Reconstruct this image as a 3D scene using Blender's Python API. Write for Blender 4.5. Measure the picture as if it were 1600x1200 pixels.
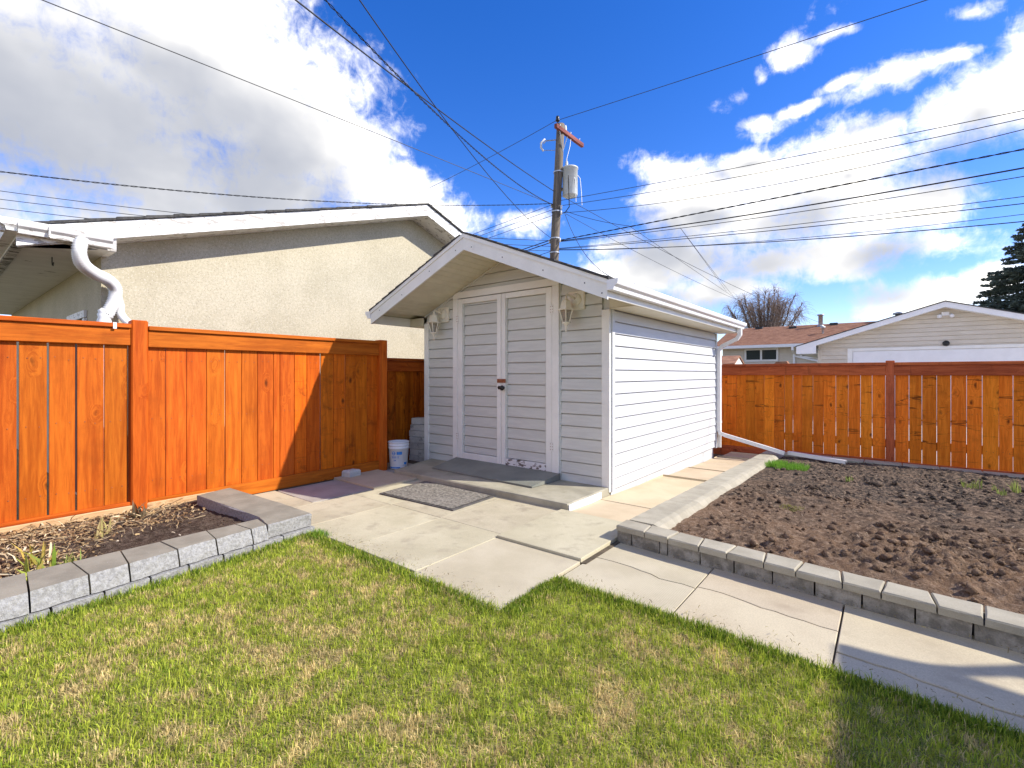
import bpy, math, random
import numpy as np
from mathutils import Vector, Matrix

random.seed(7)
RNG = np.random.default_rng(11)
for o in list(bpy.data.objects):
    bpy.data.objects.remove(o)
SC = bpy.context.scene
COL = SC.collection
rad = math.radians

# ------------------------------------------------------------------ camera
cam_d = bpy.data.cameras.new('camera')
cam_d.sensor_width = 36.0
cam_d.lens = 739.0 / 1600.0 * 36.0
cam_d.shift_y = -15.5 / 1600.0
cam_d.clip_start = 0.05
cam_d.clip_end = 3000
CAM = (2.215, -4.357, 1.208)
cam = bpy.data.objects.new('camera', cam_d)
COL.objects.link(cam)
cam.location = CAM
cam.rotation_euler = (rad(90), 0, rad(38.65))
SC.camera = cam

# ------------------------------------------------------------------ light and exposure
SUN_DIR = Vector((1.24, 0.62, 1.0)).normalized()      # towards the sun
SUN_ELEV = math.asin(SUN_DIR.z)
SUN_AZ = math.atan2(SUN_DIR.x, SUN_DIR.y)
sun_d = bpy.data.lights.new('sun', 'SUN')
sun_d.energy = 2.35
sun_d.angle = rad(0.53)
sun_d.color = (1.0, 0.94, 0.84)
sun = bpy.data.objects.new('sun', sun_d)
COL.objects.link(sun)
sun.rotation_euler = (-SUN_DIR).to_track_quat('-Z', 'Y').to_euler()
sun.location = (12, 6, 12)
SC.view_settings.view_transform = 'Standard'
SC.view_settings.look = 'None'
SC.view_settings.gamma = 1.0
SC.view_settings.use_curve_mapping = False
SC.view_settings.exposure = 1.52

# ------------------------------------------------------------------ node helpers
class NT:
    def __init__(self, nt):
        self.nt = nt
    def n(self, t, **kw):
        nd = self.nt.nodes.new(t)
        for k, v in kw.items():
            setattr(nd, k, v)
        return nd
    def link(self, a, b):
        self.nt.links.new(a, b)
    def put(self, sock, v):
        if v is None:
            return
        if hasattr(v, 'is_output'):
            self.link(v, sock)
        else:
            if hasattr(sock.default_value, '__len__') and not hasattr(v, '__len__'):
                v = (v,) * len(sock.default_value)
            if hasattr(v, '__len__') and len(sock.default_value) == 4 and len(v) == 3:
                v = tuple(v) + (1.0,)
            sock.default_value = v
    def m(self, op, a, b=None, c=None, clamp=False):
        nd = self.n('ShaderNodeMath', operation=op)
        nd.use_clamp = clamp
        for i, v in enumerate((a, b, c)):
            self.put(nd.inputs[i], v)
        return nd.outputs[0]
    def vm(self, op, a, b=None, scale=None):
        nd = self.n('ShaderNodeVectorMath', operation=op)
        self.put(nd.inputs[0], a)
        if b is not None:
            self.put(nd.inputs[1], b)
        if scale is not None:
            self.put(nd.inputs['Scale'], scale)
        return nd.outputs['Value'] if op in ('LENGTH', 'DOT_PRODUCT') else nd.outputs[0]
    def noise(self, vec, scale, detail=4, rough=0.55, dist=0.0):
        nd = self.n('ShaderNodeTexNoise')
        self.put(nd.inputs['Vector'], vec)
        nd.inputs['Scale'].default_value = scale
        nd.inputs['Detail'].default_value = detail
        nd.inputs['Roughness'].default_value = rough
        nd.inputs['Distortion'].default_value = dist
        return nd.outputs[0]
    def voro(self, vec, scale, feature='F1', rnd=1.0):
        nd = self.n('ShaderNodeTexVoronoi', feature=feature)
        self.put(nd.inputs['Vector'], vec)
        nd.inputs['Scale'].default_value = scale
        nd.inputs['Randomness'].default_value = rnd
        return nd
    def mix(self, f, a, b, mode='MIX'):
        nd = self.n('ShaderNodeMix', data_type='RGBA', blend_type=mode)
        self.put(nd.inputs[0], f)
        self.put(nd.inputs[6], a)
        self.put(nd.inputs[7], b)
        return nd.outputs[2]
    def ss(self, v, lo, hi, a=0.0, b=1.0):
        nd = self.n('ShaderNodeMapRange', interpolation_type='SMOOTHSTEP')
        self.put(nd.inputs[0], v)
        for i, x in zip((1, 2, 3, 4), (lo, hi, a, b)):
            nd.inputs[i].default_value = x
        return nd.outputs[0]
    def hsv(self, col, h=0.5, s=1.0, v=1.0):
        nd = self.n('ShaderNodeHueSaturation')
        self.put(nd.inputs['Hue'], h)
        self.put(nd.inputs['Saturation'], s)
        self.put(nd.inputs['Value'], v)
        self.put(nd.inputs['Color'], col)
        return nd.outputs[0]

def coords(T, stretch=(1, 1, 1), rnd=True):
    tc = T.n('ShaderNodeTexCoord').outputs['Object']
    oi = T.n('ShaderNodeObjectInfo').outputs['Random']
    v = tc
    if rnd:
        off = T.vm('SCALE', (37.1, 23.7, 51.3), scale=oi)
        v = T.vm('ADD', tc, off)
    if stretch != (1, 1, 1):
        v = T.vm('MULTIPLY', v, stretch)
    return v, oi

def new_mat(name):
    m = bpy.data.materials.new(name)
    m.use_nodes = True
    nt = m.node_tree
    bs = nt.nodes['Principled BSDF']
    return m, NT(nt), bs

def finish(T, bs, col, rough, bump=None, strength=0.3, dist=0.01, metal=0.0, spec=0.4):
    T.put(bs.inputs['Base Color'], col)
    T.put(bs.inputs['Roughness'], rough)
    T.put(bs.inputs['Metallic'], metal)
    T.put(bs.inputs['Specular IOR Level'], spec)
    if bump is not None:
        b = T.n('ShaderNodeBump')
        b.inputs['Strength'].default_value = strength
        b.inputs['Distance'].default_value = dist
        T.link(bump, b.inputs['Height'])
        T.link(b.outputs[0], bs.inputs['Normal'])

def surf(name, c1, c2, scale=8, detail=6, rough=0.7, lo=0.35, hi=0.65, fine=120, fine_amt=0.08, bump=0.25, bdist=0.004,
         stretch=(1, 1, 1), vary=0.06, huevary=0.0, specks=None, metal=0.0, spec=0.4, rnd=True, dirt=None):
    m, T, bs = new_mat(name)
    v, oi = coords(T, stretch, rnd)
    n = T.noise(v, scale, detail, 0.6)
    col = T.mix(T.ss(n, lo, hi), c1, c2)
    f = T.noise(v, fine, 3, 0.7)
    col = T.mix(1.0, col, T.m('MULTIPLY_ADD', T.m('SUBTRACT', f, 0.5), 2 * fine_amt * 2, 1.0), 'MULTIPLY')
    if dirt:
        d = T.noise(v, dirt[0], 6, 0.65)
        col = T.mix(T.m('MULTIPLY', T.ss(d, dirt[1], dirt[1] + dirt[2]), dirt[4] if len(dirt) > 4 else 1.0), col, dirt[3])
    if specks:
        for sc, th, c in specks:
            vo = T.voro(v, sc)
            k = T.m('LESS_THAN', vo.outputs['Distance'], th)
            pick = T.m('GREATER_THAN', T.m('FRACT', T.m('MULTIPLY', vo.outputs['Color'], 7.3)), 0.45)
            col = T.mix(T.m('MULTIPLY', k, pick), col, c)
    if vary:
        col = T.hsv(col, h=T.m('MULTIPLY_ADD', T.m('SUBTRACT', oi, 0.5), huevary, 0.5),
                    v=T.m('MULTIPLY_ADD', T.m('SUBTRACT', oi, 0.5), 2 * vary, 1.0))
    h = T.m('ADD', T.m('MULTIPLY', n, 0.6), T.m('MULTIPLY', f, 0.4))
    finish(T, bs, col, rough, h if bump else None, bump, bdist, metal, spec)
    return m

def wood(name, dark, light, axis='z', flat='x', knots=0.5, smear=0.0, grime=0.0, vary=0.16, rough=0.55, knotcol=(0.07, 0.018, 0.004)):
    m, T, bs = new_mat(name)
    s = {'z': (1, 1, 0.075), 'y': (1, 0.075, 1), 'x': (0.075, 1, 1)}[axis]
    v, oi = coords(T, s)
    v0, _ = coords(T)
    k = [1.0, 1.0, 1.0]
    k['xyz'.index(axis)] = 0.5
    k['xyz'.index(flat)] = 0.0
    wv = T.n('ShaderNodeTexNoise')
    T.put(wv.inputs['Vector'], v0); wv.inputs['Scale'].default_value = 9.0; wv.inputs['Detail'].default_value = 3.0
    kv = T.vm('MULTIPLY', T.vm('ADD', v0, T.vm('SCALE', T.vm('SUBTRACT', wv.outputs['Color'], (0.5, 0.5, 0.5)), scale=0.05)), tuple(k))
    vo = T.voro(kv, 6.5)
    kd = vo.outputs['Distance']
    pick = T.m('GREATER_THAN', T.m('FRACT', T.m('MULTIPLY', vo.outputs['Color'], 5.17)), 1.0 - knots)
    # the grain bends round the knots
    bend = T.m('MULTIPLY', T.ss(kd, 0.0, 0.42, 1.0, 0.0), T.m('MULTIPLY', pick, 0.10))
    gv = T.vm('ADD', v, T.vm('SCALE', (1, 1, 1), scale=bend))
    g = T.noise(gv, 26, 5, 0.62, 0.5)
    streak = T.noise(gv, 120, 3, 0.6, 0.2)
    col = T.mix(T.ss(g, 0.30, 0.70), dark, light)
    col = T.mix(1.0, col, T.m('MULTIPLY_ADD', streak, 0.5, 0.75), 'MULTIPLY')
    wob = T.m('MULTIPLY', T.m('SUBTRACT', T.noise(v0, 40, 3, 0.6), 0.5), 0.10)
    kd2 = T.m('ADD', kd, wob)
    km = T.m('MULTIPLY', T.ss(kd2, 0.03, 0.17, 1.0, 0.0), pick)
    col = T.mix(T.m('MULTIPLY', km, 0.85), col, knotcol)
    big = T.noise(v0, 2.4, 5, 0.6)
    col = T.mix(T.ss(big, 0.52, 0.80, 0.0, 0.5), col, T.mix(0.5, dark, knotcol))
    if smear:
        # dark brushed streaks of old stain running across the board
        sk = [2.2, 2.2, 2.2]
        sk['xyz'.index(axis)] = 15.0
        sk['xyz'.index(flat)] = 0.0
        sn = T.noise(T.vm('MULTIPLY', v0, tuple(sk)), 1.0, 5, 0.7, 0.8)
        col = T.mix(T.m('MULTIPLY', T.ss(sn, 0.57, 0.68), smear), col, knotcol)
    if grime:
        gr = T.noise(v0, 5.5, 6, 0.7, 0.6)
        col = T.mix(T.ss(gr, 0.52, 0.70, 0.0, grime), col, (0.035, 0.012, 0.004))
    r2 = T.m('FRACT', T.m('MULTIPLY', oi, 17.3))
    col = T.hsv(col, h=T.m('MULTIPLY_ADD', T.m('SUBTRACT', r2, 0.5), 0.010, 0.5),
                v=T.m('MULTIPLY_ADD', T.m('SUBTRACT', oi, 0.5), 2 * vary, 1.0))
    finish(T, bs, col, rough, T.m('ADD', g, T.m('MULTIPLY', streak, 0.5)), 0.25, 0.003, 0, 0.10)
    return m

# ------------------------------------------------------------------ world: sky with clouds
# azimuth, elevation, half widths (radians), weight of each cloud mass
BLOBS = [(-1.461, 0.386, 0.391, 0.212, 1.0), (-1.241, 0.488, 0.261, 0.187, 1.0), (-1.095, 0.444, 0.191, 0.151, 1.0), (-0.989, 0.417, 0.134, 0.118, 1.0), (-1.241, 0.564, 0.154, 0.098, 1.0), (-0.901, 0.37, 0.096, 0.069, 1.0), (-1.288, 0.325, 0.394, 0.148, 1.0), (-0.809, 0.305, 0.066, 0.043, 0.62), (-0.648, 0.307, 0.054, 0.022, 0.45), (-0.148, 0.289, 0.232, 0.091, 1.0), (-0.071, 0.337, 0.11, 0.069, 1.0), (-0.289, 0.32, 0.127, 0.079, 1.0), (-0.2, 0.372, 0.096, 0.037, 1.0), (0.039, 0.255, 0.101, 0.057, 1.0), (-0.336, 0.393, 0.075, 0.024, 0.62), (-0.08, 0.204, 0.309, 0.045, 1.0), (-0.336, 0.231, 0.144, 0.046, 1.0), (-0.41, 0.199, 0.126, 0.056, 1.0), (0.047, 0.121, 0.131, 0.038, 1.0), (-0.266, 0.165, 0.125, 0.036, 1.0), (-0.461, 0.258, 0.077, 0.031, 0.62), (0.125, 0.373, 0.093, 0.061, 0.8), (0.15, 0.426, 0.031, 0.046, 0.6), (0.007, 0.454, 0.069, 0.02, 0.55), (0.062, 0.456, 0.041, 0.011, 0.55), (-0.138, 0.53, 0.034, 0.021, 0.55), (-0.08, 0.536, 0.037, 0.01, 0.55), (-0.173, 0.443, 0.047, 0.017, 0.55), (-0.128, 0.451, 0.039, 0.009, 0.55), (-0.189, 0.507, 0.015, 0.016, 0.45), (-0.071, 0.464, 0.026, 0.008, 0.45), (0.105, 0.505, 0.031, 0.016, 0.45), (-0.221, 0.486, 0.027, 0.013, 0.45), (-0.138, 0.288, 0.2, 0.064, 1.0), (-0.862, 0.308, 0.143, 0.054, 1.0), (0.112, 0.137, 0.061, 0.033, 1.0), (-0.001, 0.391, 0.021, 0.011, 0.45), (-1.728, 0.252, 0.146, 0.125, 1.0), (0.305, 0.247, 0.112, 0.064, 1.0), (0.438, 0.098, 0.081, 0.036, 1.0)]
W = bpy.data.worlds.new('World')
SC.world = W
W.use_nodes = True
wt = NT(W.node_tree)
for nd in list(W.node_tree.nodes):
    W.node_tree.nodes.remove(nd)

def cloud_group():
    g = bpy.data.node_groups.new('cloud_density', 'ShaderNodeTree')
    g.interface.new_socket('Dir', in_out='INPUT', socket_type='NodeSocketVector')
    g.interface.new_socket('Density', in_out='OUTPUT', socket_type='NodeSocketFloat')
    g.interface.new_socket('Smooth', in_out='OUTPUT', socket_type='NodeSocketFloat')
    T = NT(g)
    gi = T.n('NodeGroupInput').outputs[0]
    go = T.n('NodeGroupOutput')
    d = T.vm('NORMALIZE', gi)
    sp = T.n('ShaderNodeSeparateXYZ')
    T.link(d, sp.inputs[0])
    az = T.m('ARCTAN2', sp.outputs[0], sp.outputs[1])
    el = T.m('ARCSINE', sp.outputs[2])
    warp = T.m('MULTIPLY', T.m('SUBTRACT', T.noise(d, 6, 3), 0.5), 0.10)
    az = T.m('ADD', az, warp)
    el = T.m('ADD', el, T.m('MULTIPLY', warp, 0.55))
    acc = None
    for a, e, ra, re, w in BLOBS:
        x = T.m('DIVIDE', T.m('SUBTRACT', az, a), ra)
        y = T.m('DIVIDE', T.m('SUBTRACT', el, e), re)
        r = T.m('SQRT', T.m('ADD', T.m('MULTIPLY', x, x), T.m('MULTIPLY', y, y)))
        f = T.m('MULTIPLY', T.m('SUBTRACT', 1.0, r), w)
        acc = f if acc is None else T.m('SMOOTH_MAX', acc, f, 0.05)
    # unseen clouds elsewhere, made denser behind the camera to add fill light
    dv = T.vm('MULTIPLY', d, (1, 1, 2.2))
    base = T.m('MULTIPLY_ADD', T.noise(dv, 2.3, 3, 0.5), 3.2, -1.45)
    behind = T.ss(sp.outputs[1], 0.15, -0.25)
    base = T.m('ADD', base, T.m('MULTIPLY', T.m('SUBTRACT', behind, 1.0), 0.9))
    acc = T.m('MAXIMUM', T.m('MAXIMUM', acc, base), -0.9)
    acc = T.m('MINIMUM', acc, 0.75)
    nv = T.vm('MULTIPLY', d, (1, 1, 1.5))
    n1 = T.noise(nv, 7.0, 7, 0.62, 0.25)
    n2 = T.noise(T.vm('ADD', nv, (3.1, 7.7, 1.3)), 2.6, 3, 0.5)
    n3 = T.noise(T.vm('MULTIPLY', d, (1.6, 1.6, 1.0)), 30.0, 4, 0.65, 0.6)
    den = T.m('ADD', acc, T.m('MULTIPLY', T.m('SUBTRACT', n1, 0.5), 1.9))
    den = T.m('ADD', den, T.m('MULTIPLY', T.m('SUBTRACT', n3, 0.5), 0.7))
    den = T.m('ADD', den, T.m('MULTIPLY', T.m('SUBTRACT', n2, 0.5), 0.7))
    T.link(den, go.inputs[0])
    sm = T.m('ADD', acc, T.m('MULTIPLY', T.m('SUBTRACT', T.noise(nv, 4.2, 4, 0.5, 0.15), 0.5), 1.9))
    sm = T.m('ADD', sm, T.m('MULTIPLY', T.m('SUBTRACT', n2, 0.5), 0.7))
    T.link(sm, go.inputs[1])
    return g

CG = cloud_group()
geo = wt.n('ShaderNodeTexCoord').outputs['Generated']
D = geo
def dens(v):
    nd = wt.n('ShaderNodeGroup')
    nd.node_tree = CG
    wt.put(nd.inputs[0], v)
    return nd.outputs[0], nd.outputs[1]
sky = wt.n('ShaderNodeTexSky', sky_type='NISHITA')
sky.sun_disc = False
sky.sun_elevation = SUN_ELEV
sky.sun_rotation = SUN_AZ
sky.altitude = 600
sky.air_density = 1.0
sky.dust_density = 0.25
sky.ozone_density = 2.2
SKY_STRENGTH = 0.15
d0, s0 = dens(D)
e1, d1 = dens(wt.vm('ADD', D, (0.06, 0.035, 0.085)))
alpha = wt.ss(d0, -0.14, 0.72)
thick = wt.m('ADD', wt.m('MULTIPLY', wt.m('MAXIMUM', d1, 0.0), 1.45), wt.m('ADD', wt.m('MULTIPLY', wt.m('MAXIMUM', s0, 0.0), 0.25), wt.m('MULTIPLY', wt.m('MAXIMUM', d0, 0.0), 0.12)))
lit = wt.m('POWER', 2.718, wt.m('MULTIPLY', wt.m('MAXIMUM', wt.m('SUBTRACT', thick, 0.20), 0.0), -1.75))
CLOUD_WHITE = (4.9, 4.7, 4.3)
CLOUD_GREY = (1.06, 1.14, 1.36)
ccol = wt.mix(lit, CLOUD_GREY, CLOUD_WHITE)
skyc = wt.hsv(sky.outputs[0], 0.512, 1.38, 0.61)
skyc = wt.mix(1.0, skyc, (0.93, 0.85, 1.0), 'MULTIPLY')
fin = wt.mix(alpha, skyc, ccol)
bg = wt.n('ShaderNodeBackground')
wt.link(fin, bg.inputs[0])
bg.inputs[1].default_value = SKY_STRENGTH
wo = wt.n('ShaderNodeOutputWorld')
wt.link(bg.outputs[0], wo.inputs[0])
W.cycles.sampling_method = 'MANUAL'
W.cycles.sample_map_resolution = 512

# ------------------------------------------------------------------ object helpers
WPOS = {}
def link(o, parent=None, loc=(0, 0, 0)):
    COL.objects.link(o)
    if parent is not None:
        o.parent = parent
        p = WPOS[parent]
        o.location = (loc[0] - p[0], loc[1] - p[1], loc[2] - p[2])
    else:
        o.location = loc
    WPOS[o] = tuple(loc)
    return o
def tag(o, label=None, cat=None, group=None, kind=None):
    for k, v in (('label', label), ('category', cat), ('group', group), ('kind', kind)):
        if v:
            o[k] = v
    return o
def thing(name, label, cat, loc=(0, 0, 0), group=None):
    return tag(link(bpy.data.objects.new(name, None), None, loc), label, cat, group)
def mesh(name, V, F, smooth=False):
    me = bpy.data.meshes.new(name)
    me.from_pydata([tuple(v) for v in V], [], [tuple(f) for f in F])
    if smooth:
        me.polygons.foreach_set('use_smooth', [True] * len(me.polygons))
    me.update()
    return me
def obj(name, me, mat, parent=None, loc=(0, 0, 0), rot=None):
    if mat and not me.materials:
        me.materials.append(mat)
    o = link(bpy.data.objects.new(name, me), parent, loc)
    if rot:
        o.rotation_euler = rot
    return o

def _cb():
    idx = {}
    for sx in (-1, 1):
        for sy in (-1, 1):
            for sz in (-1, 1):
                for a in range(3):
                    idx[(sx, sy, sz, a)] = len(idx)
    def pos(k):
        s = k[:3]
        return [s[i] * (1.0 if i == k[3] else 0.9) for i in range(3)]
    P = {v: pos(k) for k, v in idx.items()}
    F = []
    def add(ids):
        c = [sum(P[i][j] for i in ids) / len(ids) for j in range(3)]
        a, b, d = (np.array(P[ids[j]]) for j in range(3))
        if np.dot(np.cross(b - a, d - a), c) < 0:
            ids = ids[::-1]
        F.append(tuple(ids))
    for a in range(3):
        o1, o2 = [i for i in range(3) if i != a]
        for s in (-1, 1):
            q = []
            for (u, w) in ((-1, -1), (1, -1), (1, 1), (-1, 1)):
                k = [0, 0, 0]
                k[a] = s; k[o1] = u; k[o2] = w
                q.append(idx[(k[0], k[1], k[2], a)])
            add(q)
    for a in range(3):
        o1, o2 = [i for i in range(3) if i != a]
        for u in (-1, 1):
            for w in (-1, 1):
                q = []
                for (s, face) in ((-1, o1), (1, o1), (1, o2), (-1, o2)):
                    k = [0, 0, 0]
                    k[a] = s; k[o1] = u; k[o2] = w
                    q.append(idx[(k[0], k[1], k[2], face)])
                add(q)
    for sx in (-1, 1):
        for sy in (-1, 1):
            for sz in (-1, 1):
                add([idx[(sx, sy, sz, a)] for a in range(3)])
    return idx, F
CB_IDX, CB_F = _cb()
def cbox(sx, sy, sz, c=0.003):
    """chamfered box, centred"""
    h = (sx / 2, sy / 2, sz / 2)
    c = min(c, min(h) * 0.8)
    V = [None] * 24
    for k, i in CB_IDX.items():
        V[i] = [k[j] * (h[j] if j == k[3] else h[j] - c) for j in range(3)]
    return V, CB_F
_cbcache = {}
def cbmesh(name, sx, sy, sz, c, mat):
    key = (round(sx, 3), round(sy, 3), round(sz, 3), c, mat.name)
    if key not in _cbcache:
        V, F = cbox(sx, sy, sz, c)
        me = mesh(name, V, F)
        me.materials.append(mat)
        _cbcache[key] = me
    return _cbcache[key]
def box(name, x0, x1, y0, y1, z0, z1, mat, parent=None, c=0.003, rot=None):
    me = cbmesh(name, x1 - x0, y1 - y0, z1 - z0, c, mat)
    return obj(name, me, mat, parent, ((x0 + x1) / 2, (y0 + y1) / 2, (z0 + z1) / 2), rot)
class MB:
    def __init__(self):
        self.V = []; self.F = []
    def add(self, V, F, off=(0, 0, 0), M=None):
        b = len(self.V)
        for v in V:
            if M is not None:
                v = M @ Vector(v)
            self.V.append((v[0] + off[0], v[1] + off[1], v[2] + off[2]))
        self.F += [tuple(i + b for i in f) for f in F]
        return self
    def box(self, x0, x1, y0, y1, z0, z1, c=0.002):
        V, F = cbox(x1 - x0, y1 - y0, z1 - z0, c)
        return self.add(V, F, ((x0 + x1) / 2, (y0 + y1) / 2, (z0 + z1) / 2))
    def tube(self, pts, r, n=6, cap=True):
        V, F = tube(pts, r, n, cap)
        return self.add(V, F)
    def build(self, name, mat, parent=None, smooth=False, origin=None):
        if origin is None:
            a = np.array(self.V)
            origin = tuple((a.min(0) + a.max(0)) / 2)
        V = [(v[0] - origin[0], v[1] - origin[1], v[2] - origin[2]) for v in self.V]
        return obj(name, mesh(name, V, self.F, smooth), mat, parent, origin)
def tube(pts, r, n=6, cap=True):
    pts = [Vector(p) for p in pts]
    rs = r if hasattr(r, '__len__') else [r] * len(pts)
    V = []; F = []
    up = None
    for i, p in enumerate(pts):
        t = (pts[min(i + 1, len(pts) - 1)] - pts[max(i - 1, 0)]).normalized()
        if up is None:
            up = Vector((0, 0, 1)) if abs(t.z) < 0.9 else Vector((1, 0, 0))
        s = t.cross(up)
        if s.length < 1e-6:
            s = t.orthogonal()
        s.normalize()
        up = s.cross(t).normalized()
        for k in range(n):
            a = 2 * math.pi * k / n
            q = p + (s * math.cos(a) + up * math.sin(a)) * rs[i]
            V.append(tuple(q))
    for i in range(len(pts) - 1):
        for k in range(n):
            k2 = (k + 1) % n
            F.append((i * n + k, i * n + k2, (i + 1) * n + k2, (i + 1) * n + k))
    if cap:
        F.append(tuple(range(n))[::-1])
        F.append(tuple((len(pts) - 1) * n + k for k in range(n)))
    return V, F
def lathe(profile, n=24, closed=False):
    V = []; F = []
    for (r, z) in profile:
        for k in range(n):
            a = 2 * math.pi * k / n
            V.append((r * math.cos(a), r * math.sin(a), z))
    for i in range(len(profile) - 1):
        for k in range(n):
            k2 = (k + 1) % n
            F.append((i * n + k, i * n + k2, (i + 1) * n + k2, (i + 1) * n + k))
    if closed:
        F.append(tuple(range(n))[::-1])
        F.append(tuple((len(profile) - 1) * n + k for k in range(n)))
    return V, F
def prism(poly, axis, a0, a1):
    """extrude polygon given in the two other axes (cyclic order kept) from a0 to a1 along axis"""
    def p3(u, w, a):
        return {'x': (a, u, w), 'y': (u, a, w), 'z': (u, w, a)}[axis]
    n = len(poly)
    area = sum(poly[i][0] * poly[(i + 1) % n][1] - poly[(i + 1) % n][0] * poly[i][1] for i in range(n))
    flip = (area < 0) != (axis == 'y')
    if flip:
        poly = poly[::-1]
    V = [p3(u, w, a0) for u, w in poly] + [p3(u, w, a1) for u, w in poly]
    F = [tuple(range(n))[::-1], tuple(range(n, 2 * n))]
    F += [(i, (i + 1) % n, n + (i + 1) % n, n + i) for i in range(n)]
    return V, F
def pris(name, poly, axis, a0, a1, mat, parent=None):
    V, F = prism(poly, axis, a0, a1)
    return MB().add(V, F).build(name, mat, parent)
def clip(poly, a, b, c):
    """keep a*u + b*w <= c"""
    out = []
    n = len(poly)
    for i in range(n):
        p, q = poly[i], poly[(i + 1) % n]
        dp = a * p[0] + b * p[1] - c
        dq = a * q[0] + b * q[1] - c
        if dp <= 0:
            out.append(p)
        if dp * dq < 0:
            t = dp / (dp - dq)
            out.append((p[0] + (q[0] - p[0]) * t, p[1] + (q[1] - p[1]) * t))
    return out

# value noise on numpy arrays
_LAT = RNG.random((256, 256))
def vnoise(x, y):
    xi = np.floor(x).astype(int); yi = np.floor(y).astype(int)
    fx = x - xi; fy = y - yi
    fx = fx * fx * (3 - 2 * fx); fy = fy * fy * (3 - 2 * fy)
    g = lambda i, j: _LAT[i % 256, j % 256]
    return (g(xi, yi) * (1 - fx) + g(xi + 1, yi) * fx) * (1 - fy) + (g(xi, yi + 1) * (1 - fx) + g(xi + 1, yi + 1) * fx) * fy
def fbm(x, y, oct=5, gain=0.5, lac=2.03):
    s = 0; a = 1; t = 0
    for i in range(oct):
        s = s + a * vnoise(x + 17.3 * i, y + 9.1 * i)
        t += a; a *= gain; x = x * lac; y = y * lac
    return s / t
def np_mesh(name, V, loops, sizes):
    me = bpy.data.meshes.new(name)
    V = np.asarray(V, dtype=np.float32)
    loops = np.asarray(loops, dtype=np.int32); sizes = np.asarray(sizes, dtype=np.int32)
    me.vertices.add(len(V)); me.vertices.foreach_set('co', V.ravel())
    me.loops.add(len(loops)); me.loops.foreach_set('vertex_index', loops)
    me.polygons.add(len(sizes))
    st = np.concatenate(([0], np.cumsum(sizes)[:-1])).astype(np.int32)
    me.polygons.foreach_set('loop_start', st)
    me.update(calc_edges=True)
    return me
def grid_mesh(name, X, Y, Z, smooth=True):
    ny, nx = X.shape
    V = np.stack([X.ravel(), Y.ravel(), Z.ravel()], 1)
    i = np.arange(ny - 1)[:, None] * nx + np.arange(nx - 1)[None, :]
    q = np.stack([i, i + 1, i + 1 + nx, i + nx], -1).reshape(-1)
    me = np_mesh(name, V, q, np.full((ny - 1) * (nx - 1), 4))
    if smooth:
        me.polygons.foreach_set('use_smooth', np.ones((ny - 1) * (nx - 1), dtype=bool))
    return me

# ------------------------------------------------------------------ materials
M = {}
M['wood_z'] = wood('cedar_stain_upright', (0.38, 0.070, 0.006), (0.57, 0.132, 0.012), 'z', 'x', 0.34)
M['wood_y'] = wood('cedar_stain_rail', (0.40, 0.078, 0.007), (0.60, 0.142, 0.014), 'y', 'x', 0.25)
M['wood_raw'] = wood('bare_kickboard', (0.46, 0.27, 0.12), (0.66, 0.45, 0.24), 'y', 'x', 0.3, knotcol=(0.2, 0.09, 0.04))
M['wood_blotchy'] = wood('cedar_stain_blotched', (0.46, 0.085, 0.004), (0.68, 0.150, 0.008), 'z', 'x', 0.5, 0.25, 0.45)  # lighter stain with dark blotches, for the boards nearest the shed
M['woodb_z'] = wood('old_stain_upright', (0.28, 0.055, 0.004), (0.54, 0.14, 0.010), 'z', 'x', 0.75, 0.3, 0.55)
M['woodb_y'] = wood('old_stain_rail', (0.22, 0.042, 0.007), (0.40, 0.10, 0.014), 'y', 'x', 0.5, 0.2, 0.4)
M['woodr_z'] = wood('red_stain_upright', (0.70, 0.155, 0.010), (0.94, 0.255, 0.022), 'z', 'y', 0.85, 0.8, 0.12)
M['woodr_post'] = wood('red_stain_post', (0.36, 0.085, 0.03), (0.54, 0.145, 0.05), 'z', 'y', 0.4, 0.3, 0.15)
M['woodr_x'] = wood('red_stain_rail', (0.38, 0.085, 0.028), (0.58, 0.15, 0.05), 'x', 'y', 0.6, 0.3, 0.15)
M['vinyl'] = surf('white_vinyl', (0.55, 0.56, 0.565), (0.60, 0.607, 0.61), 3, 4, 0.45, fine=60, fine_amt=0.012, bump=0.06, bdist=0.002, stretch=(1, 1, 9), vary=0.015, dirt=(3.0, 0.6, 0.3, (0.54, 0.54, 0.52)))
M['vinyl_front'] = surf('shaded_front_vinyl', (0.57, 0.575, 0.525), (0.63, 0.635, 0.58), 3, 4, 0.5, fine=70, fine_amt=0.02, bump=0.10, bdist=0.002, stretch=(1, 1, 9), vary=0.02, dirt=(2.5, 0.58, 0.3, (0.44, 0.455, 0.43)))  # same vinyl as the sides, its colour set for the front's shade
M['trim'] = surf('white_painted_trim', (0.78, 0.77, 0.71), (0.84, 0.83, 0.77), 4, 4, 0.5, fine=50, fine_amt=0.02, bump=0.08, vary=0.02, dirt=(6, 0.6, 0.25, (0.66, 0.63, 0.58)))
M['trim_worn'] = surf('peeling_white_paint', (0.72, 0.70, 0.67), (0.80, 0.78, 0.75), 4, 4, 0.6, fine=50, fine_amt=0.03, bump=0.2, vary=0.0, stretch=(1, 1, 2.2), dirt=(13, 0.53, 0.05, (0.13, 0.10, 0.08)))
M['metal_white'] = surf('white_enamelled_metal', (0.80, 0.80, 0.79), (0.84, 0.84, 0.83), 3, 3, 0.32, fine=20, fine_amt=0.01, bump=0.02, vary=0.01, dirt=(5, 0.62, 0.2, (0.66, 0.65, 0.62)))
M['soffit'] = surf('ivory_soffit', (0.64, 0.60, 0.45), (0.70, 0.66, 0.50), 4, 4, 0.5, fine=50, fine_amt=0.02, bump=0.05, vary=0.02)
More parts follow.
